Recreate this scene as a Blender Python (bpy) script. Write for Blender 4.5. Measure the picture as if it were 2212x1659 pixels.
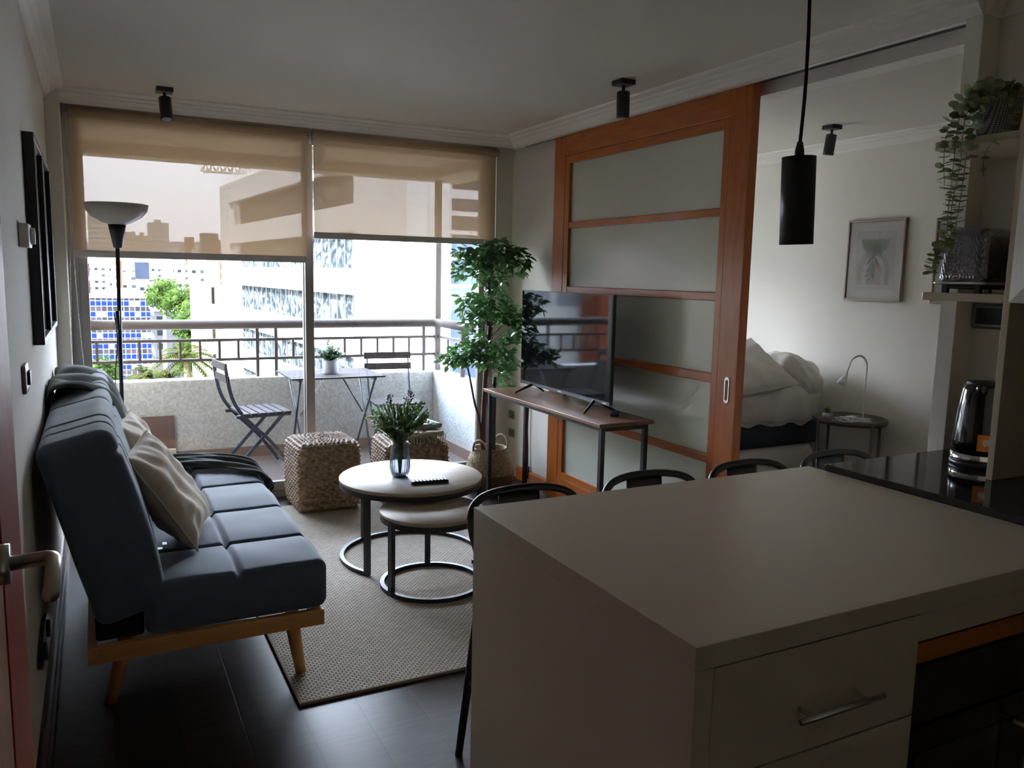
import bpy, bmesh, math, random
from mathutils import Vector, Matrix, noise
PI = math.pi
S = bpy.context.scene
for o in list(bpy.data.objects):
    bpy.data.objects.remove(o)
COL = S.collection
random.seed(7)

# ---------------------------------------------------------------- camera, world, sun, exposure
cam_d = bpy.data.cameras.new('camera'); cam = bpy.data.objects.new('camera', cam_d); COL.objects.link(cam)
cam_d.sensor_fit = 'HORIZONTAL'; cam_d.sensor_width = 36.0; cam_d.lens = 1745.0 / 2212 * 36.0
cam_d.clip_start = 0.05; cam_d.clip_end = 20000
_y, _p, _r = math.radians(27.30), math.radians(7.64), math.radians(1.2)
_f = Vector((math.sin(_y) * math.cos(_p), math.cos(_y) * math.cos(_p), -math.sin(_p)))
_rt = Vector((math.cos(_y), -math.sin(_y), 0)); _up = _rt.cross(_f)
_r2 = _rt * math.cos(_r) + _up * math.sin(_r); _u2 = -_rt * math.sin(_r) + _up * math.cos(_r)
cam.matrix_world = Matrix(((_r2.x, _u2.x, -_f.x, 0), (_r2.y, _u2.y, -_f.y, 0), (_r2.z, _u2.z, -_f.z, 1.5), (0, 0, 0, 1)))
S.camera = cam

W = bpy.data.worlds.new('sky'); S.world = W; W.use_nodes = True
wn = W.node_tree.nodes; wl = W.node_tree.links; wn.clear()
wo = wn.new('ShaderNodeOutputWorld'); wb = wn.new('ShaderNodeBackground')
wg = wn.new('ShaderNodeTexCoord'); ws = wn.new('ShaderNodeSeparateXYZ'); wr = wn.new('ShaderNodeValToRGB')
wl.new(wg.outputs['Generated'], ws.inputs[0]); wl.new(ws.outputs['Z'], wr.inputs[0])
e = wr.color_ramp.elements
e[0].position = 0.0; e[0].color = (0.34, 0.38, 0.48, 1)
e[1].position = 0.75; e[1].color = (0.55, 0.72, 1.0, 1)
m_ = wr.color_ramp.elements.new(0.22); m_.color = (0.80, 0.87, 1.0, 1)
wl.new(wr.outputs[0], wb.inputs[0]); wb.inputs[1].default_value = 9.0
wl.new(wb.outputs[0], wo.inputs[0])

sun_d = bpy.data.lights.new('sun', 'SUN'); sun = bpy.data.objects.new('sun', sun_d); COL.objects.link(sun)
sun_d.energy = 12.0; sun_d.angle = math.radians(0.6); sun_d.color = (1.0, 0.97, 0.92)
sun.rotation_euler = Vector((0.70, 0.16, -0.62)).to_track_quat('-Z', 'Y').to_euler()

vs = S.view_settings
vs.view_transform = 'Standard'; vs.look = 'None'; vs.gamma = 1.0; vs.use_curve_mapping = False
vs.exposure = 2.3
S.display_settings.display_device = 'sRGB'
S.cycles.max_bounces = 14; S.cycles.diffuse_bounces = 10; S.cycles.glossy_bounces = 5
S.cycles.transparent_max_bounces = 24; S.cycles.transmission_bounces = 8
S.cycles.use_denoising = True; S.cycles.sample_clamp_indirect = 8.0
S.cycles.caustics_reflective = False; S.cycles.caustics_refractive = False

# ---------------------------------------------------------------- materials
def node_mat(name):
    m = bpy.data.materials.new(name); m.use_nodes = True
    nt = m.node_tree; nt.nodes.clear()
    out = nt.nodes.new('ShaderNodeOutputMaterial')
    return m, nt, nt.nodes, nt.links, out

def coords(N, L, scale=(1, 1, 1), rot=(0, 0, 0)):
    tc = N.new('ShaderNodeTexCoord'); mp = N.new('ShaderNodeMapping')
    L.new(tc.outputs['Object'], mp.inputs[0]); mp.inputs['Scale'].default_value = scale
    mp.inputs['Rotation'].default_value = rot
    return mp.outputs[0]

def mat(name, col, rough=0.5, metal=0.0, col2=None, nscale=8.0, stretch=(1, 1, 1), bump=0.0, bscale=60.0,
        bstretch=None, sheen=0.0, spec=0.5, coat=0.0, alpha=1.0, rvar=0.0, detail=4.0):
    m, nt, N, L, out = node_mat(name)
    b = N.new('ShaderNodeBsdfPrincipled'); L.new(b.outputs[0], out.inputs[0])
    b.inputs['Base Color'].default_value = (*col, 1); b.inputs['Roughness'].default_value = rough
    b.inputs['Metallic'].default_value = metal; b.inputs['Specular IOR Level'].default_value = spec
    if sheen: b.inputs['Sheen Weight'].default_value = sheen; b.inputs['Sheen Roughness'].default_value = 0.4
    if coat: b.inputs['Coat Weight'].default_value = coat; b.inputs['Coat Roughness'].default_value = 0.12
    if col2 or rvar:
        v = coords(N, L, stretch); n = N.new('ShaderNodeTexNoise'); L.new(v, n.inputs['Vector'])
        n.inputs['Scale'].default_value = nscale; n.inputs['Detail'].default_value = detail
        if col2:
            r = N.new('ShaderNodeValToRGB'); L.new(n.outputs[0], r.inputs[0])
            r.color_ramp.elements[0].position = 0.3; r.color_ramp.elements[0].color = (*col, 1)
            r.color_ramp.elements[1].position = 0.7; r.color_ramp.elements[1].color = (*col2, 1)
            L.new(r.outputs[0], b.inputs['Base Color'])
        if rvar:
            a = N.new('ShaderNodeMapRange'); L.new(n.outputs[0], a.inputs[0])
            a.inputs[3].default_value = max(0, rough - rvar); a.inputs[4].default_value = rough + rvar
            L.new(a.outputs[0], b.inputs['Roughness'])
    if bump:
        v = coords(N, L, bstretch or (1, 1, 1)); n = N.new('ShaderNodeTexNoise'); L.new(v, n.inputs['Vector'])
        n.inputs['Scale'].default_value = bscale; n.inputs['Detail'].default_value = 3
        bp = N.new('ShaderNodeBump'); bp.inputs['Strength'].default_value = bump; bp.inputs['Distance'].default_value = 0.004
        L.new(n.outputs[0], bp.inputs['Height']); L.new(bp.outputs[0], b.inputs['Normal'])
    return m

def brick_mat(name, c1, c2, mortar, bw, bh, ms, rough=0.5, rot=(0, 0, 0), bump=0.3, dist=0.003, offset=0.5,
              grain=None, spec=0.5, smooth=0.1, mapping=None):
    m, nt, N, L, out = node_mat(name)
    b = N.new('ShaderNodeBsdfPrincipled'); L.new(b.outputs[0], out.inputs[0])
    b.inputs['Roughness'].default_value = rough; b.inputs['Specular IOR Level'].default_value = spec
    v = coords(N, L, (1, 1, 1), rot)
    t = N.new('ShaderNodeTexBrick'); L.new(v, t.inputs['Vector'])
    t.inputs['Scale'].default_value = 1.0; t.inputs['Brick Width'].default_value = bw; t.inputs['Row Height'].default_value = bh
    t.inputs['Mortar Size'].default_value = ms; t.inputs['Mortar Smooth'].default_value = smooth; t.offset = offset
    t.inputs['Color1'].default_value = (*c1, 1); t.inputs['Color2'].default_value = (*c2, 1); t.inputs['Mortar'].default_value = (*mortar, 1)
    colr = t.outputs['Color']
    if grain:
        gv = coords(N, L, grain[0], rot); n = N.new('ShaderNodeTexNoise'); L.new(gv, n.inputs['Vector'])
        n.inputs['Scale'].default_value = grain[1]; n.inputs['Detail'].default_value = 6
        mx = N.new('ShaderNodeMix'); mx.data_type = 'RGBA'; mx.blend_type = 'MULTIPLY'; mx.inputs[0].default_value = 1.0
        rr = N.new('ShaderNodeValToRGB'); L.new(n.outputs[0], rr.inputs[0])
        rr.color_ramp.elements[0].position = .3; rr.color_ramp.elements[0].color = (grain[2],) * 3 + (1,)
        rr.color_ramp.elements[1].position = .7; rr.color_ramp.elements[1].color = (1.15, 1.15, 1.15, 1)
        L.new(colr, mx.inputs[6]); L.new(rr.outputs[0], mx.inputs[7]); colr = mx.outputs[2]
    L.new(colr, b.inputs['Base Color'])
    bp = N.new('ShaderNodeBump'); bp.invert = True; bp.inputs['Strength'].default_value = bump; bp.inputs['Distance'].default_value = dist
    L.new(t.outputs['Fac'], bp.inputs['Height']); L.new(bp.outputs[0], b.inputs['Normal'])
    return m

def wood(name, c1, c2, axis='z', rough=0.38, scale=9.0, coat=0.15, spec=0.4):
    st = {'x': (0.12, 1, 1), 'y': (1, 0.12, 1), 'z': (1, 1, 0.12)}[axis]
    return mat(name, c1, rough, col2=c2, nscale=scale * 4, stretch=st, bump=0.12, bscale=90, bstretch=st, coat=coat, detail=6, spec=spec)

def glass_mat(name, tint=(1, 1, 1), refl=0.9, rough=0.0, ior=1.45):
    m, nt, N, L, out = node_mat(name)
    t = N.new('ShaderNodeBsdfTransparent'); t.inputs[0].default_value = (*tint, 1)
    g = N.new('ShaderNodeBsdfGlossy'); g.inputs['Roughness'].default_value = rough
    fr = N.new('ShaderNodeFresnel'); fr.inputs[0].default_value = ior
    mu = N.new('ShaderNodeMath'); mu.operation = 'MULTIPLY'; mu.inputs[1].default_value = refl; L.new(fr.outputs[0], mu.inputs[0])
    mx = N.new('ShaderNodeMixShader'); L.new(mu.outputs[0], mx.inputs[0]); L.new(t.outputs[0], mx.inputs[1]); L.new(g.outputs[0], mx.inputs[2])
    L.new(mx.outputs[0], out.inputs[0])
    return m

def blind_mat():
    m, nt, N, L, out = node_mat('screen_fabric')
    t = N.new('ShaderNodeBsdfTransparent'); t.inputs[0].default_value = (0.86, 0.80, 0.74, 1)
    d = N.new('ShaderNodeBsdfDiffuse'); d.inputs[0].default_value = (0.46, 0.34, 0.23, 1)
    tr = N.new('ShaderNodeBsdfTranslucent'); tr.inputs[0].default_value = (0.056, 0.036, 0.0205, 1)
    a = N.new('ShaderNodeAddShader'); L.new(d.outputs[0], a.inputs[0]); L.new(tr.outputs[0], a.inputs[1])
    mx = N.new('ShaderNodeMixShader'); mx.inputs[0].default_value = 0.967
    L.new(t.outputs[0], mx.inputs[1]); L.new(a.outputs[0], mx.inputs[2]); L.new(mx.outputs[0], out.inputs[0])
    return m

def frosted_mat():
    m, nt, N, L, out = node_mat('frosted_glass')
    d = N.new('ShaderNodeBsdfDiffuse'); d.inputs[0].default_value = (0.48, 0.50, 0.44, 1)
    tr = N.new('ShaderNodeBsdfTranslucent'); tr.inputs[0].default_value = (0.50, 0.54, 0.49, 1)
    a = N.new('ShaderNodeAddShader'); L.new(d.outputs[0], a.inputs[0]); L.new(tr.outputs[0], a.inputs[1])
    g = N.new('ShaderNodeBsdfGlossy'); g.inputs['Roughness'].default_value = 0.22
    fr = N.new('ShaderNodeFresnel'); fr.inputs[0].default_value = 1.5
    mx = N.new('ShaderNodeMixShader'); L.new(fr.outputs[0], mx.inputs[0]); L.new(a.outputs[0], mx.inputs[1]); L.new(g.outputs[0], mx.inputs[2])
    L.new(mx.outputs[0], out.inputs[0])
    return m

def facade_mat(name, wall, wins, cw, ch, mu, mv, rough=0.9, spec=0.0, refl=0.2):
    """grid of window panels over a wall: cell cw x ch, margins mu, mv (fractions); wins = list of colours picked at random per cell"""
    m, nt, N, L, out = node_mat(name)
    b = N.new('ShaderNodeBsdfPrincipled'); L.new(b.outputs[0], out.inputs[0])
    b.inputs['Specular IOR Level'].default_value = spec; b.inputs['Roughness'].default_value = rough
    tc = N.new('ShaderNodeTexCoord'); sp = N.new('ShaderNodeSeparateXYZ'); L.new(tc.outputs['Object'], sp.inputs[0])
    def mth(op, a, bb=None):
        n = N.new('ShaderNodeMath'); n.operation = op
        for i, v in enumerate((a, bb)):
            if v is None: continue
            if isinstance(v, (int, float)): n.inputs[i].default_value = v
            else: L.new(v, n.inputs[i])
        return n.outputs[0]
    u = mth('DIVIDE', mth('ADD', sp.outputs['X'], sp.outputs['Y']), cw); v = mth('DIVIDE', sp.outputs['Z'], ch)
    fu, fv = mth('FRACT', u), mth('FRACT', v)
    msk = mth('MULTIPLY', mth('MULTIPLY', mth('GREATER_THAN', fu, mu), mth('LESS_THAN', fu, 1 - mu)),
              mth('MULTIPLY', mth('GREATER_THAN', fv, mv), mth('LESS_THAN', fv, 1 - mv)))
    cb = N.new('ShaderNodeCombineXYZ'); L.new(mth('FLOOR', u), cb.inputs[0]); L.new(mth('FLOOR', v), cb.inputs[1])
    wn_ = N.new('ShaderNodeTexWhiteNoise'); wn_.noise_dimensions = '2D'; L.new(cb.outputs[0], wn_.inputs['Vector'])
    r = N.new('ShaderNodeValToRGB'); r.color_ramp.interpolation = 'CONSTANT'; L.new(wn_.outputs[0], r.inputs[0])
    r.color_ramp.elements[0].color = (*wins[0], 1); r.color_ramp.elements[1].color = (*wins[-1], 1)
    r.color_ramp.elements[1].position = 1 - 1 / len(wins)
    for k in range(1, len(wins) - 1):
        q = r.color_ramp.elements.new(k / len(wins)); q.color = (*wins[k], 1)
    mx = N.new('ShaderNodeMix'); mx.data_type = 'RGBA'; L.new(msk, mx.inputs[0]); mx.inputs[6].default_value = (*wall, 1); L.new(r.outputs[0], mx.inputs[7])
    L.new(mx.outputs[2], b.inputs['Base Color'])
    return m

def foliage_mat(name, c1, c2, scale=14.0, transl=0.35, rough=0.42, spec=0.5):
    m, nt, N, L, out = node_mat(name)
    v = coords(N, L); n = N.new('ShaderNodeTexNoise'); L.new(v, n.inputs['Vector']); n.inputs['Scale'].default_value = scale
    r = N.new('ShaderNodeValToRGB'); L.new(n.outputs[0], r.inputs[0])
    r.color_ramp.elements[0].position = .35; r.color_ramp.elements[0].color = (*c1, 1)
    r.color_ramp.elements[1].position = .65; r.color_ramp.elements[1].color = (*c2, 1)
    b = N.new('ShaderNodeBsdfPrincipled'); L.new(r.outputs[0], b.inputs['Base Color']); b.inputs['Roughness'].default_value = rough; b.inputs['Specular IOR Level'].default_value = spec
    t = N.new('ShaderNodeBsdfTranslucent'); L.new(r.outputs[0], t.inputs[0])
    mx = N.new('ShaderNodeMixShader'); mx.inputs[0].default_value = transl
    L.new(b.outputs[0], mx.inputs[1]); L.new(t.outputs[0], mx.inputs[2]); L.new(mx.outputs[0], out.inputs[0])
    return m

MT = {}
MT['wall'] = mat('wall_paint', (0.71, 0.675, 0.61), 0.75, bump=0.25, bscale=120, spec=0.25)
MT['wallback'] = mat('light_bounce_wall_paint', (0.84, 0.80, 0.73), 0.8)  # unseen back wall, made paler than the others to bounce light into the kitchen
MT['ceil'] = mat('ceiling_paint', (0.66, 0.62, 0.56), 0.85, bump=0.1, bscale=40, spec=0.2)
MT['trim'] = mat('cornice_paint', (0.74, 0.70, 0.65), 0.55, spec=0.3)
MT['beige'] = mat('beige_laminate', (0.54, 0.45, 0.325), 0.34, bump=0.04, bscale=300, spec=0.45)
MT['floor'] = brick_mat('dark_floor_planks', (0.020, 0.012, 0.009), (0.040, 0.024, 0.018), (0.006, 0.005, 0.005), 1.2, 0.19, 0.0025,
                        rough=0.36, rot=(0, 0, PI / 2), bump=0.35, dist=0.002, grain=((0.5, 6, 1), 12, 0.55), spec=0.24)
MT['darkwood'] = wood('dark_baseboard_wood', (0.030, 0.013, 0.010), (0.05, 0.022, 0.016), 'y', 0.42, coat=0.0, spec=.12)
MT['orange'] = wood('orange_door_wood', (0.36, 0.088, 0.013), (0.46, 0.135, 0.025), 'z', 0.34, 10)
MT['orangey'] = wood('orange_rail_wood', (0.37, 0.095, 0.016), (0.49, 0.15, 0.032), 'y', 0.34, 10)
MT['groove'] = mat('dark_groove', (0.05, 0.013, 0.006), 0.5)
MT['doorlight'] = wood('pale_door_veneer', (0.48, 0.25, 0.13), (0.58, 0.33, 0.19), 'z', 0.45, coat=0.0, spec=.12)
MT['casing'] = wood('red_casing_wood', (0.30, 0.050, 0.011), (0.38, 0.070, 0.018), 'z', 0.45, coat=0.0, spec=.08)
MT['steel'] = mat('brushed_steel', (0.62, 0.58, 0.55), 0.28, 1.0, bump=0.05, bscale=200)
MT['chrome'] = mat('chrome', (0.85, 0.83, 0.82), 0.08, 1.0)
MT['black'] = mat('black_metal', (0.012, 0.013, 0.016), 0.42, 0.0, spec=0.5)
MT['blackplastic'] = mat('black_plastic', (0.012, 0.012, 0.014), 0.35)
MT['blackgloss'] = mat('black_gloss', (0.006, 0.006, 0.008), 0.06, coat=0.5)
MT['screen'] = mat('tv_screen', (0.004, 0.004, 0.006), 0.045, spec=0.30)
MT['alu'] = mat('bronze_aluminium', (0.30, 0.28, 0.26), 0.4, 0.3)
MT['aluw'] = mat('white_track', (0.62, 0.60, 0.56), 0.4)
MT['railm'] = mat('brown_railing_paint', (0.10, 0.084, 0.08), 0.6, spec=0.15)
MT['stucco'] = mat('rough_stucco', (0.46, 0.48, 0.48), 0.9, col2=(0.68, 0.70, 0.70), nscale=55, bump=1.0, bscale=55, spec=0.1)
MT['soffit'] = mat('soffit_paint', (0.60, 0.50, 0.38), 0.85)
MT['baltile'] = brick_mat('balcony_floor_tile', (0.20, 0.155, 0.145), (0.22, 0.175, 0.16), (0.12, 0.105, 0.10), 0.30, 0.30, 0.004, rough=0.4, offset=0.0, bump=.3)
MT['balskirt'] = mat('balcony_skirting_tile', (0.25, 0.17, 0.14), 0.5, col2=(0.29, 0.20, 0.17), nscale=6)
MT['blind'] = blind_mat()
MT['blindbar'] = mat('blind_bottom_bar', (0.50, 0.46, 0.43), 0.5)
MT['glass'] = glass_mat('window_glass', (0.97, 0.98, 0.98), 0.6)
MT['picglass'] = glass_mat('picture_glass', (0.99, 0.99, 0.99), 1.0)
MT['frost'] = frosted_mat()
MT['sofa'] = mat('slate_velvet', (0.082, 0.100, 0.135), 0.85, col2=(0.104, 0.126, 0.168), nscale=5, bump=0.22, bscale=500, sheen=0.30, spec=0.15)
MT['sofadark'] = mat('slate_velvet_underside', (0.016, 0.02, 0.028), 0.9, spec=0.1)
MT['beech'] = wood('beech_wood', (0.56, 0.26, 0.085), (0.64, 0.33, 0.12), 'x', 0.42)
MT['beechz'] = wood('beech_leg_wood', (0.56, 0.26, 0.085), (0.64, 0.33, 0.12), 'z', 0.42)
MT['linen'] = mat('beige_linen', (0.50, 0.42, 0.32), 0.9, col2=(0.58, 0.50, 0.39), nscale=7, bump=0.35, bscale=420, sheen=0.2, spec=0.1)
MT['throw'] = mat('dark_green_wool', (0.030, 0.040, 0.036), 0.95, col2=(0.055, 0.068, 0.058), nscale=9, bump=0.6, bscale=300, sheen=0.3, spec=0.05)
MT['tabletop'] = mat('pale_oak_laminate', (0.36, 0.29, 0.215), 0.5, col2=(0.43, 0.35, 0.27), nscale=20, stretch=(.12, 1, 1), spec=0.22)
MT['tvwood'] = wood('walnut_laminate', (0.20, 0.105, 0.062), (0.30, 0.165, 0.10), 'y', 0.35, 6)
MT['rug'] = None
MT['seagrass'] = mat('seagrass_braid', (0.17, 0.10, 0.055), 0.6, col2=(0.44, 0.32, 0.21), nscale=40, bump=0.5, bscale=260, bstretch=(1, 1, 3), spec=0.3)
MT['basket'] = mat('belly_basket_weave', (0.24, 0.165, 0.09), 0.75, col2=(0.56, 0.44, 0.29), nscale=90, detail=1, bump=0.5, bscale=200)
MT['basketlow'] = mat('belly_basket_bottom', (0.15, 0.09, 0.045), 0.75, col2=(0.24, 0.155, 0.085), nscale=60, bump=0.5, bscale=200)
MT['bark'] = mat('brown_bark', (0.075, 0.035, 0.025), 0.7, col2=(0.12, 0.06, 0.04), nscale=20, stretch=(1, 1, .2), bump=.6, bscale=60)
MT['ficus'] = foliage_mat('ficus_leaf', (0.045, 0.14, 0.045), (0.15, 0.30, 0.095), 9, 0.4, 0.3)
MT['bouquet'] = foliage_mat('bouquet_green', (0.08, 0.18, 0.08), (0.26, 0.40, 0.18), 20, 0.3)
MT['bouquet_y'] = foliage_mat('bouquet_light_green', (0.12, 0.22, 0.04), (0.22, 0.33, 0.08), 20, 0.35)
MT['purple'] = mat('purple_flower', (0.10, 0.05, 0.12), 0.7)
MT['cream'] = mat('cream_flower', (0.42, 0.42, 0.28), 0.7)
MT['mustard'] = mat('mustard_leaf', (0.45, 0.24, 0.03), 0.7)
MT['euc'] = foliage_mat('eucalyptus_leaf', (0.20, 0.23, 0.11), (0.42, 0.48, 0.28), 25, 0.45)
MT['thyme'] = foliage_mat('fine_herb_leaf', (0.03, 0.085, 0.03), (0.10, 0.20, 0.07), 30, 0.3)
MT['succ'] = foliage_mat('succulent_leaf', (0.05, 0.16, 0.05), (0.10, 0.26, 0.08), 30, 0.2)
MT['potgrey'] = mat('pale_grey_pot', (0.42, 0.46, 0.52), 0.7)
MT['potweave'] = brick_mat('grey_dotted_pot', (0.52, 0.53, 0.56), (0.46, 0.47, 0.50), (0.10, 0.10, 0.12), 0.006, 0.006, 0.0012, rough=0.6, rot=(PI / 2, 0, 0), offset=0, bump=0.6, dist=0.001)
MT['slat'] = mat('grey_brown_slat', (0.06, 0.050, 0.050), 0.8, col2=(0.09, 0.075, 0.075), nscale=12, stretch=(.2, 1, 1), spec=.08)
MT['folding'] = mat('dark_blue_grey_steel', (0.035, 0.045, 0.07), 0.45, spec=0.5)
MT['whitecloth'] = mat('white_bed_linen', (0.60, 0.56, 0.51), 0.9, bump=0.25, bscale=30, spec=0.1)
MT['darkbase'] = mat('dark_mattress_band', (0.025, 0.032, 0.045), 0.9)
MT['bronze'] = mat('bronze_tray_paint', (0.12, 0.095, 0.075), 0.4, 0.3)
MT['white'] = mat('white_plastic', (0.70, 0.69, 0.67), 0.4)
MT['whitegloss'] = mat('white_gloss_door', (0.80, 0.79, 0.76), 0.25)
MT['switch'] = mat('grey_metallic_plate', (0.22, 0.22, 0.23), 0.35, 0.5)
MT['granite'] = mat('black_granite', (0.010, 0.011, 0.012), 0.06, col2=(0.022, 0.023, 0.024), nscale=260, detail=8, spec=0.7)
MT['opal'] = foliage_mat('opal_glass_shade', (0.70, 0.67, 0.63), (0.72, 0.69, 0.65), 3, 0.55, 0.3)
MT['paper'] = mat('picture_mat', (0.90, 0.88, 0.86), 0.8)
MT['print_bg'] = mat('print_paper', (0.74, 0.72, 0.70), 0.8)
MT['print_green'] = mat('print_sage', (0.21, 0.25, 0.18), 0.8)
MT['print_pink'] = mat('print_blush', (0.44, 0.30, 0.25), 0.8)
MT['print_pink2'] = mat('print_pale_blush', (0.50, 0.43, 0.40), 0.8)
MT['print_leaf'] = mat('print_leaf_green', (0.06, 0.075, 0.055), 0.8)
MT['frame'] = mat('bronze_frame', (0.26, 0.20, 0.17), 0.35, 0.5)
MT['fadegreen'] = mat('pale_green_blanket', (0.22, 0.29, 0.24), 0.9, col2=(0.34, 0.38, 0.33), nscale=30, bump=.4, bscale=300)
MT['orange_label'] = mat('orange_sticker', (0.75, 0.24, 0.02), 0.5)
MT['copper'] = mat('rose_gold_badge', (0.80, 0.48, 0.40), 0.25, 0.8)
MT['cord'] = mat('black_cord', (0.012, 0.01, 0.01), 0.7)
MT['bead'] = mat('bead_chain', (0.50, 0.48, 0.44), 0.5)
MT['box'] = mat('brown_panel', (0.16, 0.09, 0.07), 0.6)
MT['oven'] = mat('oven_black_glass', (0.006, 0.006, 0.008), 0.12, spec=0.6)

# ---- rug and braid patterns
def rug_mat():
    m, nt, N, L, out = node_mat('woven_rug')
    b = N.new('ShaderNodeBsdfPrincipled'); L.new(b.outputs[0], out.inputs[0]); b.inputs['Roughness'].default_value = 0.95
    b.inputs['Specular IOR Level'].default_value = 0.1
    v = coords(N, L)
    t = N.new('ShaderNodeTexBrick'); L.new(v, t.inputs['Vector'])
    t.inputs['Scale'].default_value = 1.0; t.inputs['Brick Width'].default_value = 0.024; t.inputs['Row Height'].default_value = 0.0125
    t.inputs['Mortar Size'].default_value = 0.0026; t.inputs['Mortar Smooth'].default_value = 0.7
    t.inputs['Color1'].default_value = (0.66, 0.58, 0.48, 1); t.inputs['Color2'].default_value = (0.54, 0.47, 0.385, 1)
    t.inputs['Mortar'].default_value = (0.13, 0.11, 0.095, 1)
    L.new(t.outputs['Color'], b.inputs['Base Color'])
    bp = N.new('ShaderNodeBump'); bp.invert = True; bp.inputs['Strength'].default_value = 1.0; bp.inputs['Distance'].default_value = 0.004
    L.new(t.outputs['Fac'], bp.inputs['Height']); L.new(bp.outputs[0], b.inputs['Normal'])
    return m
MT['rug'] = rug_mat()

# ---------------------------------------------------------------- geometry helpers
WLOC = {}     # world location of every object that may become a parent

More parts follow.
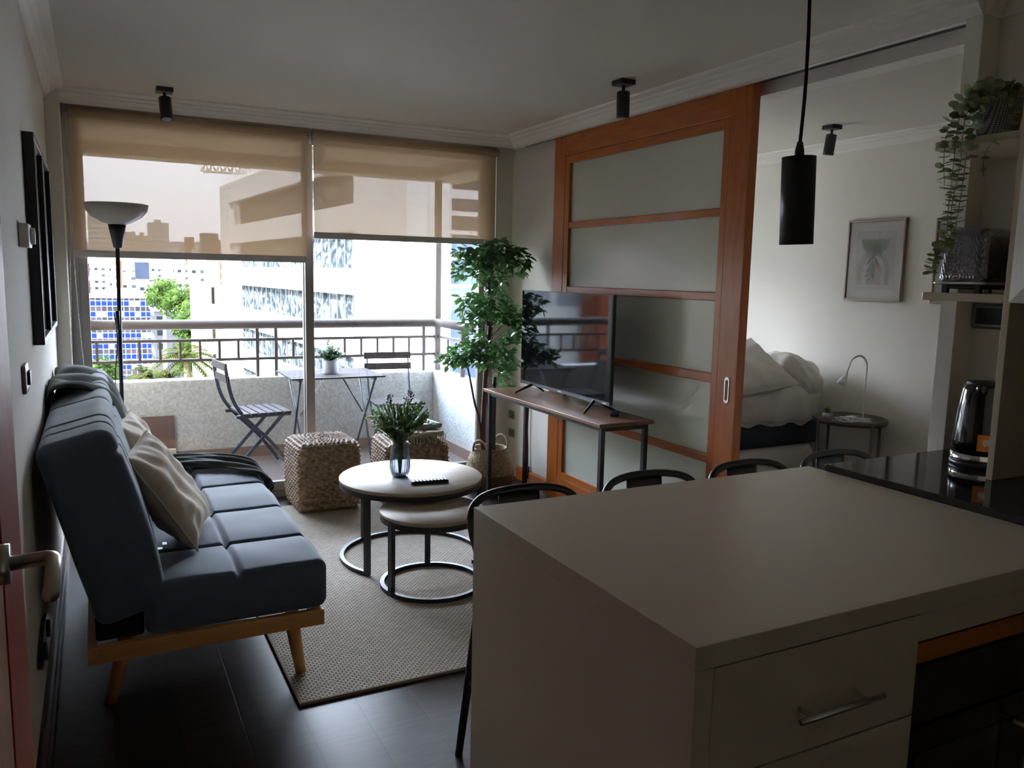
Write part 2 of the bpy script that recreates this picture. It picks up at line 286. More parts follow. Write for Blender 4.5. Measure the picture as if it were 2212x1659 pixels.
class MB:
    def __init__(s): s.v = []; s.f = []; s.sm = []
    def add(s, vs, fs, smooth=False):
        k = len(s.v); s.v += [tuple(p) for p in vs]; s.f += [tuple(i + k for i in f) for f in fs]; s.sm += [smooth] * len(fs); return s
    def box(s, x0, x1, y0, y1, z0, z1, M=None):
        if x0 > x1: x0, x1 = x1, x0
        if y0 > y1: y0, y1 = y1, y0
        if z0 > z1: z0, z1 = z1, z0
        p = [(x0, y0, z0), (x1, y0, z0), (x1, y1, z0), (x0, y1, z0), (x0, y0, z1), (x1, y0, z1), (x1, y1, z1), (x0, y1, z1)]
        if M is not None: p = [M @ Vector(q) for q in p]
        return s.add(p, [(0, 3, 2, 1), (4, 5, 6, 7), (0, 1, 5, 4), (1, 2, 6, 5), (2, 3, 7, 6), (3, 0, 4, 7)])
    def prism(s, pts, d, smooth=False):
        """closed polygon pts (3d) extruded by vector d"""
        n = len(pts); d = Vector(d); a = [Vector(p) for p in pts]; b = [p + d for p in a]
        return s.add(a + b, [tuple(reversed(range(n))), tuple(range(n, 2 * n))] + [(i, (i + 1) % n, (i + 1) % n + n, i + n) for i in range(n)], smooth)
    def tube(s, pts, r, n=10, caps=True, smooth=True, closed=False, rect=None):
        """sweep a circle (or rect=(w,h)) along pts; r may be a list"""
        P = [Vector(p) for p in pts]; m = len(P); rs = r if isinstance(r, (list, tuple)) else [r] * m
        T = []
        for i in range(m):
            if closed: t = P[(i + 1) % m] - P[(i - 1) % m]
            else: t = P[min(i + 1, m - 1)] - P[max(i - 1, 0)]
            T.append(t.normalized() if t.length > 1e-9 else Vector((0, 0, 1)))
        up = Vector((0, 0, 1)) if abs(T[0].z) < 0.9 else Vector((1, 0, 0))
        u = (up - T[0] * up.dot(T[0])).normalized(); vs = []; prof = None
        if rect: n = 4
        for i in range(m):
            u = (u - T[i] * u.dot(T[i])).normalized(); w = T[i].cross(u)
            for k in range(n):
                if rect:
                    a, b = [(-1, -1), (1, -1), (1, 1), (-1, 1)][k]; vs.append(P[i] + w * (a * rect[0] / 2) + u * (b * rect[1] / 2))
                else:
                    a = 2 * PI * k / n; vs.append(P[i] + (u * math.cos(a) + w * math.sin(a)) * rs[i])
        fs = [(i * n + k, i * n + (k + 1) % n, (i + 1) * n + (k + 1) % n, (i + 1) * n + k) for i in range(m - 1) for k in range(n)]
        if closed: fs += [((m - 1) * n + k, (m - 1) * n + (k + 1) % n, (k + 1) % n, k) for k in range(n)]
        elif caps: fs += [tuple(reversed(range(n))), tuple(range((m - 1) * n, m * n))]
        return s.add(vs, fs, smooth and not rect)
    def lathe(s, prof, c=(0, 0, 0), n=40, smooth=True, fn=None):
        """prof = [(r,z)...] about z through c; fn(angle, r, z)->r modulates"""
        vs = []; m = len(prof)
        for r, z in prof:
            for k in range(n):
                a = 2 * PI * k / n; rr = fn(a, r, z) if fn else r
                vs.append((c[0] + rr * math.cos(a), c[1] + rr * math.sin(a), c[2] + z))
        fs = [(i * n + k, i * n + (k + 1) % n, (i + 1) * n + (k + 1) % n, (i + 1) * n + k) for i in range(m - 1) for k in range(n)]
        if prof[0][0] > 1e-5: fs.append(tuple(reversed(range(n))))
        if prof[-1][0] > 1e-5: fs.append(tuple(range((m - 1) * n, m * n)))
        return s.add(vs, fs, smooth)
    def grid(s, fn, nu, nv, smooth=True, flip=False):
        vs = [fn(i / nu, j / nv) for i in range(nu + 1) for j in range(nv + 1)]; w = nv + 1
        fs = [(i * w + j, (i + 1) * w + j, (i + 1) * w + j + 1, i * w + j + 1) for i in range(nu) for j in range(nv)]
        if flip: fs = [tuple(reversed(f)) for f in fs]
        return s.add(vs, fs, smooth)
    def rbox(s, c, h, r, div, disp=None, M=None):
        """rounded box, centre c, half sizes h, radius r, div segments per axis (tuple); disp(p, n)->offset along the normal"""
        key = {}; vs = []; fs = []
        dv = div if isinstance(div, tuple) else (div,) * 3
        def vert(i, j, k):
            if (i, j, k) in key: return key[(i, j, k)]
            q = []
            for a, t, d in ((0, i, dv[0]), (1, j, dv[1]), (2, k, dv[2])):
                q.append((2 * t / d - 1) * h[a])
            p = Vector(q); inn = Vector([max(-(h[a] - r), min(h[a] - r, p[a])) for a in range(3)])
            n = p - inn
            n = n.normalized() if n.length > 1e-9 else Vector((0, 0, 1))
            p = inn + n * r if (p - inn).length > 1e-9 else p
            if disp: p = p + n * disp(p, n)
            if M is not None: p = M @ p
            vs.append(p + Vector(c)); key[(i, j, k)] = len(vs) - 1; return len(vs) - 1
        X, Y, Z = dv
        for i in range(X):
            for j in range(Y):
                fs.append((vert(i, j, 0), vert(i, j + 1, 0), vert(i + 1, j + 1, 0), vert(i + 1, j, 0)))
                fs.append((vert(i, j, Z), vert(i + 1, j, Z), vert(i + 1, j + 1, Z), vert(i, j + 1, Z)))
        for i in range(X):
            for k in range(Z):
                fs.append((vert(i, 0, k), vert(i + 1, 0, k), vert(i + 1, 0, k + 1), vert(i, 0, k + 1)))
                fs.append((vert(i, Y, k), vert(i, Y, k + 1), vert(i + 1, Y, k + 1), vert(i + 1, Y, k)))
        for j in range(Y):
            for k in range(Z):
                fs.append((vert(0, j, k), vert(0, j, k + 1), vert(0, j + 1, k + 1), vert(0, j + 1, k)))
                fs.append((vert(X, j, k), vert(X, j + 1, k), vert(X, j + 1, k + 1), vert(X, j, k + 1)))
        return s.add(vs, fs, True)
    def ico(s, c, r, sub=1, jit=0.0, sq=(1, 1, 1)):
        bm = bmesh.new(); bmesh.ops.create_icosphere(bm, subdivisions=sub, radius=1)
        vs = [Vector(c) + Vector((v.co.x * r * sq[0], v.co.y * r * sq[1], v.co.z * r * sq[2])) * (1 + random.uniform(-jit, jit)) for v in bm.verts]
        fs = [[v.index for v in f.verts] for f in bm.faces]; bm.free(); return s.add(vs, fs, True)
    def leaf(s, p, d, n, ln, wd, fold=0.25, curl=0.1):
        """one folded leaf from p along d with upward normal n"""
        d = Vector(d).normalized(); n = Vector(n); n = (n - d * n.dot(d)); n = n.normalized() if n.length > 1e-6 else d.orthogonal().normalized()
        w = d.cross(n); p = Vector(p)
        a = p; b = p + d * ln * .35 + w * wd * .5 + n * fold * wd * .5; c = p + d * ln * .35 - w * wd * .5 + n * fold * wd * .5
        m1 = p + d * ln * .4; b2 = p + d * ln * .68 + w * wd * .38 + n * (fold * wd * .4 - curl * ln * .3); c2 = p + d * ln * .68 - w * wd * .38 + n * (fold * wd * .4 - curl * ln * .3)
        m2 = p + d * ln * .72 - n * curl * ln * .3; t = p + d * ln - n * curl * ln
        return s.add([a, b, m1, c, b2, m2, c2, t], [(0, 1, 2), (0, 2, 3), (1, 4, 5, 2), (2, 5, 6, 3), (4, 7, 5), (5, 7, 6)], True)
    def disc_leaf(s, p, d, n, r, k=7):
        d = Vector(d).normalized(); n = Vector(n); n = (n - d * n.dot(d)); n = n.normalized() if n.length > 1e-6 else d.orthogonal().normalized()
        w = d.cross(n); c = Vector(p) + d * r
        vs = [c + n * r * .12] + [c + (d * math.cos(2 * PI * i / k) + w * math.sin(2 * PI * i / k) * .85) * r for i in range(k)]
        return s.add(vs, [(0, i + 1, (i + 1) % k + 1) for i in range(k)], True)
    def build(s, name, m, parent=None, bev=0.0, seg=2, sub=0, kind=None, loc=None):
        o0 = Vector(loc) if loc is not None else (WLOC[parent.name] if parent is not None else Vector((0, 0, 0)))
        me = bpy.data.meshes.new(name); me.from_pydata([tuple(Vector(p) - o0) for p in s.v], [], s.f)
        me.materials.append(MT[m] if isinstance(m, str) else m)
        me.polygons.foreach_set('use_smooth', s.sm); me.update()
        o = bpy.data.objects.new(name, me); COL.objects.link(o)
        if parent is not None:
            o.parent = parent
            o.location = Vector((0, 0, 0)) if loc is None else o0 - WLOC[parent.name]
        else: o.location = o0
        WLOC[o.name] = o0.copy()
        if bev:
            b = o.modifiers.new('bevel', 'BEVEL'); b.width = bev; b.segments = seg; b.limit_method = 'ANGLE'; b.angle_limit = math.radians(40)
        if sub:
            q = o.modifiers.new('sub', 'SUBSURF'); q.levels = sub; q.render_levels = sub
        if kind: o['kind'] = kind
        return o

def tag(o, label, cat, group=None, kind=None):
    o['label'] = label; o['category'] = cat
    if group: o['group'] = group
    if kind: o['kind'] = kind
    return o

def thing(name, label, cat, loc, group=None, kind=None):
    o = bpy.data.objects.new(name, None); COL.objects.link(o); o.location = loc; WLOC[o.name] = Vector(loc)
    o.empty_display_size = 0.05
    return tag(o, label, cat, group, kind)

def copy_tree(o, parent=None, loc=None, rotz=None, label=None, scale=None):
    c = o.copy(); COL.objects.link(c)
    if parent is not None: c.parent = parent
    if loc is not None: c.location = loc
    if rotz is not None: c.rotation_euler = (0, 0, rotz)
    if scale is not None: c.scale = scale
    if label: c['label'] = label
    for ch in list(o.children): copy_tree(ch, c)
    return c

def bx(name, m, x0, x1, y0, y1, z0, z1, parent=None, bev=0.0, kind=None, label=None):
    o = MB().box(x0, x1, y0, y1, z0, z1).build(name, m, parent, bev=bev, kind=kind)
    if label: o['label'] = label
    return o
def struct(name, m, x0, x1, y0, y1, z0, z1, label=None, parent=None, bev=0):
    return bx(name, m, x0, x1, y0, y1, z0, z1, parent, bev, 'structure', label)

# ================================================================= ROOM SHELL
XL, XR, YW = -0.20, 2.76, 5.45
o = struct('floor', 'floor', -0.3, 4.75, -1.3, 6.05, -0.12, 0.0, 'dark brown laminate plank floor of the flat')
o = struct('ceiling', 'ceil', -0.3, 4.75, -1.3, 6.85, 2.46, 2.60, 'off-white painted ceiling')
struct('wall_left', 'wall', -0.32, XL, -1.3, 5.45, 0.0, 2.46, 'off-white wall behind the sofa')
struct('wall_back', 'wallback', XL, 2.76, -1.4, -1.3, 0.0, 2.46, 'wall behind the kitchen, out of view')
struct('wall_right', 'wall', XR, 2.88, 3.47, 5.45, 0.0, 2.46, 'off-white wall between living room and bedroom')
struct('wall_kitchen', 'wall', 2.75, 2.88, -1.3, 1.80, 0.0, 2.46, 'kitchen wall with a socket by the worktop')
struct('wall_partition', 'wall', 2.66, 4.65, 1.80, 1.862, 0.0, 2.46, 'narrow off-white wall end at the far side of the black worktop', bev=0.002)
struct('wall_bedroom', 'wall', 4.65, 4.77, 1.8, 6.05, 0.0, 2.46, 'off-white bedroom wall with two framed prints')
mbw = MB().box(2.88, 3.3, 5.9, 6.05, 0, 2.46).box(4.05, 4.4, 5.9, 6.05, .95, 1.95).box(4.4, 4.65, 5.9, 6.05, 0, 2.46).box(3.1, 4.4, 5.9, 6.05, 0, 0.95).box(3.1, 4.4, 5.9, 6.05, 1.95, 2.46)
mbw.build('wall_bedroom_window', 'wall', kind='structure')
struct('wall_outer', 'stucco', 2.64, 2.88, 5.45, 6.9, -0.2, 2.46, 'outer stucco wall beyond the balcony corner') if False else None
# window wall piers
MB().box(XL, -0.13, 5.12, 5.45, 0, 2.46).build('wall_window_left', 'wall', kind='structure', bev=0.003)
MB().box(2.60, XR, 5.40, 5.45, 0, 2.46).build('wall_window_right', 'wall', kind='structure')
MB().box(2.60, 2.88, 5.45, 5.62, -0.2, 2.46).build('wall_outside', 'stucco', kind='structure')
# header over the sliding door track
struct('trim_header', 'trim', 2.775, 2.88, 1.862, 3.47, 2.345, 2.46, 'bedroom side header board over the door opening')
struct('trim_track', 'railm', 2.695, 2.775, 1.862, 5.2, 2.402, 2.46, 'brown sliding door track in the ceiling slot')

def cornice(name, path, off):
    """stepped crown: path of two points (at wall line), off = unit vector into the room"""
    a, b = Vector(path[0]), Vector(path[1]); o_ = Vector(off)
    prof = [(0, 2.39), (0.010, 2.388), (0.016, 2.402), (0.030, 2.415), (0.034, 2.424), (0.052, 2.432), (0.056, 2.441), (0.088, 2.450), (0.094, 2.46), (0, 2.46)]
    pts = [a + o_ * p + Vector((0, 0, z)) for p, z in prof]
    m = MB().prism(pts, b - a); return m
def mitre(name, segs, label):
    m = MB()
    for a, b, o_ in segs:
        q = cornice('', (a, b), o_); m.add(q.v, q.f)
    return m.build(name, 'trim', kind='structure')
mitre('trim_cornice_left', [((XL, -1.3, 0), (XL, 5.2, 0), (1, 0, 0))], '')
c = mitre('trim_cornice_window', [((XL, 5.20, 0), (2.66, 5.20, 0), (0, -1, 0))], '')
bx('trim_cornice_window_board', 'trim', XL, 2.66, 5.20, 5.215, 2.385, 2.46, kind='structure')
mitre('trim_cornice_door', [((2.66, 1.80, 0), (2.66, 5.20, 0), (-1, 0, 0)), ((2.66, 1.80, 0), (2.75, 1.80, 0), (0, -1, 0)), ((2.75, -1.3, 0), (2.75, 1.8, 0), (-1, 0, 0))], '')
bx('trim_cornice_door_board', 'trim', 2.66, 2.69, 1.85, 5.215, 2.385, 2.46, kind='structure')
mitre('trim_cornice_bedroom', [((4.65, 1.86, 0), (4.65, 5.9, 0), (-1, 0, 0))], '')
m = MB().prism([(XL, -1.3, 0), (XL + .028, -1.3, 0), (XL + .028, -1.3, .05), (XL + .02, -1.3, .058), (XL + .02, -1.3, .095), (XL + .012, -1.3, .105), (XL + .008, -1.3, .125), (XL, -1.3, .13)], (0, 6.4, 0))
m.build('baseboard_left', 'darkwood', kind='structure')
m = MB().prism([(XR, 4.75, 0), (XR - .02, 4.75, 0), (XR - .02, 4.75, .085), (XR, 4.75, .095)], (0, .47, 0))
m.build('baseboard_right', 'orangey', kind='structure')

# ================================================================= BALCONY
m = MB().box(-0.12, 2.75, 5.45, 6.75, -0.10, 0.015).build('floor_balcony', 'baltile', kind='structure')
MB().box(-0.3, 2.95, 5.45, 6.82, 2.385, 2.46).build('ceiling_balcony', 'soffit', kind='structure')
MB().box(-0.20, 2.95, 6.60, 6.82, 2.30, 2.385).box(2.62, 2.95, 5.62, 6.6, 2.30, 2.385).build('trim_balcony_beam', 'soffit', kind='structure')
MB().box(-0.20, -0.065, 5.45, 6.75, 0, 2.39).build('wall_balcony_left', 'soffit', kind='structure')
m = MB().box(-0.065, 2.77, 6.61, 6.75, -0.1, 0.655).box(2.625, 2.77, 5.62, 6.61, -0.1, 0.655)
m.build('wall_balcony_parapet', 'stucco', kind='structure', bev=0.012)
m = MB().box(-0.065, 2.625, 6.598, 6.61, 0.0, 0.10).box(2.613, 2.625, 5.62, 6.598, 0.0, 0.10)
m.build('baseboard_balcony', 'balskirt', kind='structure')

rl = thing('balcony_railing', 'brown metal balcony railing standing on the stucco parapet', 'railing', (1.3, 6.66, 0.655))
YR = 6.66
MB().tube([(-0.06, YR, 1.075), (2.63, YR, 1.075), (2.69, YR - .06, 1.075), (2.69, 5.64, 1.075)], 0.038, 20).build('handrail', 'railm', rl)
for z in (0.953, 0.800):
    MB().box(-0.06, 2.70, YR - .011, YR + .011, z - .011, z + .011).box(2.679, 2.701, 5.63, YR, z - .011, z + .011).build('rail', 'railm', rl)
xs = [-0.005 + 0.1425 * k for k in range(20) if k not in (8, 9)]
for x in xs:
    MB().box(x - .009, x + .009, YR - .009, YR + .009, 0.805, 0.948).build('baluster', 'railm', rl)
for y in [5.75 + .17 * k for k in range(5)]:
    MB().box(2.681, 2.699, y - .009, y + .009, 0.805, 0.948).build('baluster', 'railm', rl)
for x in (1.138, 1.283, 2.552):
    MB().box(x - .012, x + .012, YR - .012, YR + .012, 0.65, 1.05).build('rail_post', 'railm', rl)
MB().box(2.672, 2.708, 6.10, 6.13, 0.65, 1.05).build('rail_post', 'railm', rl)
MB().box(-0.064, -0.052, YR - .05, YR + .05, 0.86, 1.18).build('wall_bracket', 'black', rl)
MB().box(2.655, 2.705, YR - .03, YR + .02, 0.655, 2.30).build('corner_post', 'railm', rl, bev=.003)

# balcony ceiling lamp
t = thing('balcony_ceiling_lamp', 'round ribbed lamp under the balcony ceiling, seen through the blind', 'lamp', (1.45, 6.0, 2.385))
MB().lathe([(0.09, 0), (0.09, -.03), (0.0, -.03)], (1.45, 6.0, 2.385), 24).build('lamp_base', 'white', t)
MB().lathe([(0.08, -.03), (0.085, -.06), (0.075, -.12), (0.04, -.14), (0, -.14)], (1.45, 6.0, 2.385), 24).build('lamp_shade', 'opal', t)

# ================================================================= WINDOW (two sliding leaves)
win = bpy.data.objects.new('window_1', None); COL.objects.link(win); win.location = (1.25, 5.40, 0); WLOC['window_1'] = Vector((1.25, 5.40, 0)); win['kind'] = 'structure'
win['label'] = 'two-leaf sliding balcony window in a bronze aluminium frame'
MB().box(-0.13, 2.60, 5.35, 5.45, 2.36, 2.46).box(-0.13, -0.075, 5.36, 5.45, 0.0, 2.36).box(2.545, 2.60, 5.36, 5.45, 0, 2.36).build('window_frame', 'alu', win, bev=.002)
m = MB().box(-0.13, 2.60, 5.36, 5.45, 0.0, 0.045)
for y in (5.375, 5.40, 5.425): m.box(-0.13, 2.60, y, y + .006, 0.045, 0.055)
m.build('window_threshold', 'alu', win)
def leaf_(x0, x1, y):
    MB().box(x0, x0 + .055, y, y + .035, .05, 2.36).box(x1 - .055, x1, y, y + .035, .05, 2.36).box(x0 + .055, x1 - .055, y, y + .035, .05, .11).box(x0 + .055, x1 - .055, y, y + .035, 2.31, 2.36).build('window_sash', 'alu', win, bev=.002)
    MB().box(x0 + .05, x1 - .05, y + .014, y + .020, .10, 2.32).build('window_pane', 'glass', win)
leaf_(-0.085, 1.285, 5.365); leaf_(1.225, 2.555, 5.405)
w2 = MB().box(3.3, 3.34, 5.93, 5.98, .95, 1.95).box(4.01, 4.05, 5.93, 5.98, .95, 1.95).box(3.34, 4.01, 5.93, 5.98, .95, .99).box(3.34, 4.01, 5.93, 5.98, 1.91, 1.95).build('window_2', 'alu', kind='structure')
MB().box(3.34, 4.01, 5.95, 5.955, .99, 1.91).build('window_pane', 'glass', w2)

# roller blinds
def blind(x0, x1, zb, label):
    t = thing('roller_blind', label, 'blind', ((x0 + x1) / 2, 5.29, 2.36), 'beige roller blinds of the balcony window')
    MB().tube([(x0 + .012, 5.285, 2.358), (x1 - .012, 5.285, 2.358)], 0.026, 20).build('blind_roller', 'blind', t)
    def f(u, v):
        x = x0 + .015 + (x1 - x0 - .03) * u; z = 2.36 + (zb + .012 - 2.36) * v
        return (x, 5.308 + .0015 * math.sin(u * 9 + v * 3), z)
    MB().grid(f, 30, 20).build('blind_fabric', 'blind', t)
    MB().tube([(x0 + .012, 5.308, zb), (x1 - .012, 5.308, zb)], 0.0, rect=(0.014, 0.040)).build('blind_bottom_bar', 'blindbar', t)
    return t
b1 = blind(-0.105, 1.243, 1.575, 'left beige screen roller blind, pulled halfway down')
b2 = blind(1.263, 2.590, 1.733, 'right beige screen roller blind, pulled down less far')
MB().tube([(1.2525, 5.285, 2.36), (1.2525, 5.285, 2.30)], .004, 8).build('blind_bracket', 'aluw', b2)
MB().box(2.578, 2.596, 5.30, 5.318, 1.72, 2.36).build('side_track', 'aluw', b2)
# bead chains left of blind
for k, (x, zz) in enumerate(((-0.118, 0.95), (-0.100, 0.92))):
    m = MB(); pts = []
    for i in range(160):
        s_ = i / 159; z = 2.33 - (2.33 - zz) * s_
        pts.append((x + .012 * math.sin(s_ * 5 + k * 2) * s_ + (0.02 * s_ if k else 0), 5.19 + .01 * math.sin(s_ * 4), z))
    for p in pts[::1]: m.ico(p, 0.0035, 1)
    m.tube(pts[::4], .0012, 5)
    tag(m.build('bead_chain', 'bead', loc=(x, 5.19, zz)), ('white bead pull chain hanging nearest the wall corner' if k == 0 else 'white bead pull chain hanging in front of the left window frame'), 'chain', 'blind pull chains')
# ================================================================= SLIDING DOOR
dr = bpy.data.objects.new('door_1', None); COL.objects.link(dr); dr.location = (2.725, 3.80, 0.01); WLOC['door_1'] = Vector((2.725, 3.80, 0.01)); dr['kind'] = 'structure'
dr['label'] = 'orange-brown wooden sliding door with five frosted glass panes'
DX0, DX1, DY0, DY1, DZ1 = 2.700, 2.750, 2.905, 4.690, 2.398
gy0, gy1 = 3.085, 4.500; iy0, iy1 = 3.04, 4.555
MB().box(DX0, DX1, DY0, iy0, .01, DZ1).box(DX0, DX1, iy1, DY1, .01, DZ1).build('stile', 'orange', dr, bev=.002)
MB().box(DX0, DX1, iy0, iy1, 2.262, DZ1).box(DX0, DX1, iy0, iy1, .01, .17).build('rail', 'orangey', dr, bev=.002)
MB().box(DX0 + .003, DX1 - .003, iy0, iy1, .17, 2.262).build('groove', 'groove', dr) if False else None
MB().box(DX0 + .002, DX1 - .002, iy0 + .003, gy0, .173, 2.259).box(DX0 + .002, DX1 - .002, gy1, iy1 - .003, .173, 2.259).build('inner_stile', 'orange', dr)
rows = [(1.845, 1.805), (1.440, 1.397), (1.040, .992), (.628, .585)]
m = MB().box(DX0 + .002, DX1 - .002, gy0, gy1, 2.212, 2.259).box(DX0 + .002, DX1 - .002, gy0, gy1, .173, .215)
m.build('inner_rail', 'orangey', dr)
for a, b in rows:
    MB().box(DX0 + .004, DX1 - .004, gy0, gy1, b, a).build('glazing_bar', 'orangey', dr, bev=.004)
MB().box(DX0 + .010, DX1 - .010, iy0, iy0 + .003, .17, 2.262).box(DX0 + .010, DX1 - .010, iy1 - .003, iy1, .17, 2.262).box(DX0 + .010, DX1 - .010, iy0, iy1, .17, .173).box(DX0 + .010, DX1 - .010, iy0, iy1, 2.259, 2.262).build('frame_groove', 'groove', dr)
edges = [2.212] + [x for r in rows for x in r] + [.215]
for k in range(5):
    MB().box(DX0 + .021, DX0 + .027, gy0, gy1, edges[2 * k + 1], edges[2 * k]).build('frosted_pane', 'frost', dr)
# recessed pull
def oval(y0, z0, hy, hz, n=28):
    return [(y0 + hy * math.cos(a) if True else 0, z0 + (hz - hy) * (1 if math.sin(a) >= 0 else -1) + hy * math.sin(a)) for a in [2 * PI * k / n for k in range(n)]]
hp = MB().prism([(DX0 - .003, y, z) for y, z in reversed(oval(2.965, .972, .017, .064))], (.004, 0, 0)).build('pull_plate', 'steel', dr)
MB().prism([(DX0 - .0042, y, z) for y, z in reversed(oval(2.965, .972, .0085, .050))], (.002, 0, 0)).build('pull_recess', 'blackplastic', hp)

# ================================================================= ENTRY DOOR LEAF + CASING
d2 = bpy.data.objects.new('door_2', None); COL.objects.link(d2); d2.location = (-0.145, .85, 0.01); WLOC['door_2'] = Vector((-0.145, .85, 0.01)); d2['kind'] = 'structure'
d2['label'] = 'pale wooden entry door standing open against the left wall'
MB().box(-0.165, -0.127, .42, 1.238, .01, 2.08).build('door_leaf', 'doorlight', d2, bev=.002)
MB().box(-0.166, -0.125, 1.238, 1.495, .01, 2.08).build('door_stile', 'casing', d2, bev=.002)
h = MB().tube([(-0.127, 1.185, 1.118), (-0.112, 1.185, 1.118)], .026, 28).build('handle_rosette', 'steel', d2)
MB().tube([(-0.112, 1.185, 1.118), (-0.070, 1.185, 1.120), (-0.064, 1.180, 1.120), (-0.062, 1.170, 1.119), (-0.062, 1.062, 1.113)], .0095, 18).build('handle_lever', 'steel', h)
# struct('trim_casing', 'casing', XL, -0.176, 1.32, 1.90, 0.0, 2.15, 'red-brown wooden casing on the left wall')

# ================================================================= SOFA
sofa = thing('sofa_bed', 'slate blue velvet sofa bed with tufted seat and beech frame against the left wall', 'sofa', (0.25, 3.7, 0))
SY0, SY1 = 2.80, 4.62
seams = [3.14, 3.585, 4.03, 4.42]
def groove(d, w=.009): return math.exp(-(d / w) ** 2)
def seat_disp(p, n):
    y = p.y + 3.71; x = p.x + .405
    d = 0
    if n.z > -.2:
        g = 0
        for s_ in seams: g = max(g, groove(y - s_) * (1.0 if x > 0.06 else 1))
        gx = groove(x - .405)
        g = max(g, gx)
        k = max(0, n.z) + .55 * max(0, n.x)
        d -= .022 * g * min(1, k)
        # pillowing between seams
        ys = [SY0] + seams + [SY1]
        for a, b in zip(ys, ys[1:]):
            if a <= y <= b:
                t = (y - a) / (b - a); d += .013 * math.sin(PI * t) ** .7 * max(0, n.z) * 1
        d += .004 * noise.noise(Vector((x * 6, y * 6, 0)))
    return d
MB().rbox((0.405, 3.71, .372), (.305, .91, .088), .036, (100, 300, 12), seat_disp).build('seat_cushion', 'sofa', sofa)
th = math.radians(14.5)
Rm = Matrix.Rotation(-th, 4, 'Y')
def back_disp(p, n):
    y = p.y + 3.71; d = 0
    k = max(0, n.x) + max(0, n.z) * .9
    g = 0
    for s_ in [2.99] + seams + [4.22]: g = max(g, groove(y - s_, .008))
    g2 = groove(p.z - .23, .010) if n.x > .3 else 0
    d -= .011 * max(g, g2) * min(1, k)
    if n.x > .2: d += .018 * math.cos(p.z / .31 * PI / 2) * n.x
    d += .003 * noise.noise(Vector((p.z * 6, y * 6, 3)))
    return d
MB().rbox((-0.006, 3.71, .665), (.112, .91, .315), .042, (16, 300, 70), back_disp, Rm).build('backrest_cushion', 'sofa', sofa)
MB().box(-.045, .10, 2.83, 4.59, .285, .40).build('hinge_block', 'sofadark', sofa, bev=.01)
f = MB().box(-.07, .695, 2.795, 2.825, .225, .283).box(-.07, .695, 4.595, 4.625, .225, .283).box(-.07, -.04, 2.825, 4.595, .225, .283).box(.665, .695, 2.825, 4.595, .225, .283)
f.build('base_frame', 'beech', sofa, bev=.004)
for (x, y, dx, dy) in ((.60, 2.93, .03, -.03), (.05, 2.97, -.06, .0), (.60, 4.48, .03, .03), (.05, 4.44, -.06, .0)):
    MB().tube([(x, y, .235), (x + dx, y + dy, .0)], [.029, .019], 20).build('leg', 'beechz', sofa)
MB().box(.165, .185, 3.16, 3.20, .462, .466).box(.185, .20, 3.165, 3.195, .462, .480).build('care_label', 'white', sofa)

# pillows
def pillow(label, c, M, s=.225, t=.075, seed=0, parent=None, mname='linen'):
    rnd = random.Random(seed)
    ph = [rnd.uniform(0, 6) for _ in range(6)]
    def surf(sgn):
        def f(u, v):
            a, b = 2 * u - 1, 2 * v - 1
            ea = 1 - abs(a) ** 3.2; eb = 1 - abs(b) ** 3.2
            th_ = t * (max(0, ea) * max(0, eb)) ** .55
            pin = 1 - .07 * (1 - abs(b) ** 2) * abs(a) ** 4; pin2 = 1 - .07 * (1 - abs(a) ** 2) * abs(b) ** 4
            r = math.hypot(a, b)
            w = .006 * math.sin(9 * a + 4 * b + ph[0]) * max(0, ea * eb) + .007 * math.sin(5 * b - 7 * a * b + ph[1]) * max(0, ea * eb) + .010 * noise.noise(Vector((a * 2.2 + seed, b * 2.2, sgn)))* max(0, ea * eb)
            crease = .006 * math.sin(14 * math.atan2(b, a) + ph[2]) * min(1, r) ** 3 * max(0, ea * eb) ** .3
            sag = .022 * (a * a - .3)
            return M @ Vector((a * s * pin, b * s * pin2, sgn * (th_ + w + crease) + sag)) + Vector(c)
        return f
    m = MB().grid(surf(1), 44, 44, True).grid(surf(-1), 44, 44, True, flip=True)
    o = m.build('cushion', mname, loc=c)
    # flanged seam
    pts = []
    for k in range(4):
        for i in range(16):
            q = 2 * i / 16 - 1
            a, b = [(q, -1), (1, q), (-q, 1), (-1, -q)][k]
            pts.append(surf(1)((a + 1) / 2, (b + 1) / 2))
    e_ = MB().tube(pts, .0045, 6, closed=True).build('piping', mname, o, loc=c)
    return o
def lean(ax, tilt, yaw, spin=0):
    # pillow plane: local x -> world Y, local y -> up the lean, local z -> facing +X
    B = Matrix(((0, 0, 1), (1, 0, 0), (0, 1, 0))).to_4x4()
    return Matrix.Rotation(yaw, 4, 'Z') @ Matrix.Rotation(-tilt, 4, 'Y') @ B @ Matrix.Rotation(spin, 4, 'Z')
p1 = pillow('near', (.215, 3.29, .655), lean(0, math.radians(33), math.radians(-14), math.radians(2)), .215, .072, 1)
tag(p1, 'creased beige linen cushion nearest the camera on the blue sofa', 'cushion', 'linen cushions leaning on the sofa')
p2 = pillow('far', (.165, 3.84, .655), lean(0, math.radians(29), math.radians(-10), math.radians(-3)), .22, .075, 5)
tag(p2, 'beige linen cushion behind the other one, towards the green throw', 'cushion', 'linen cushions leaning on the sofa')

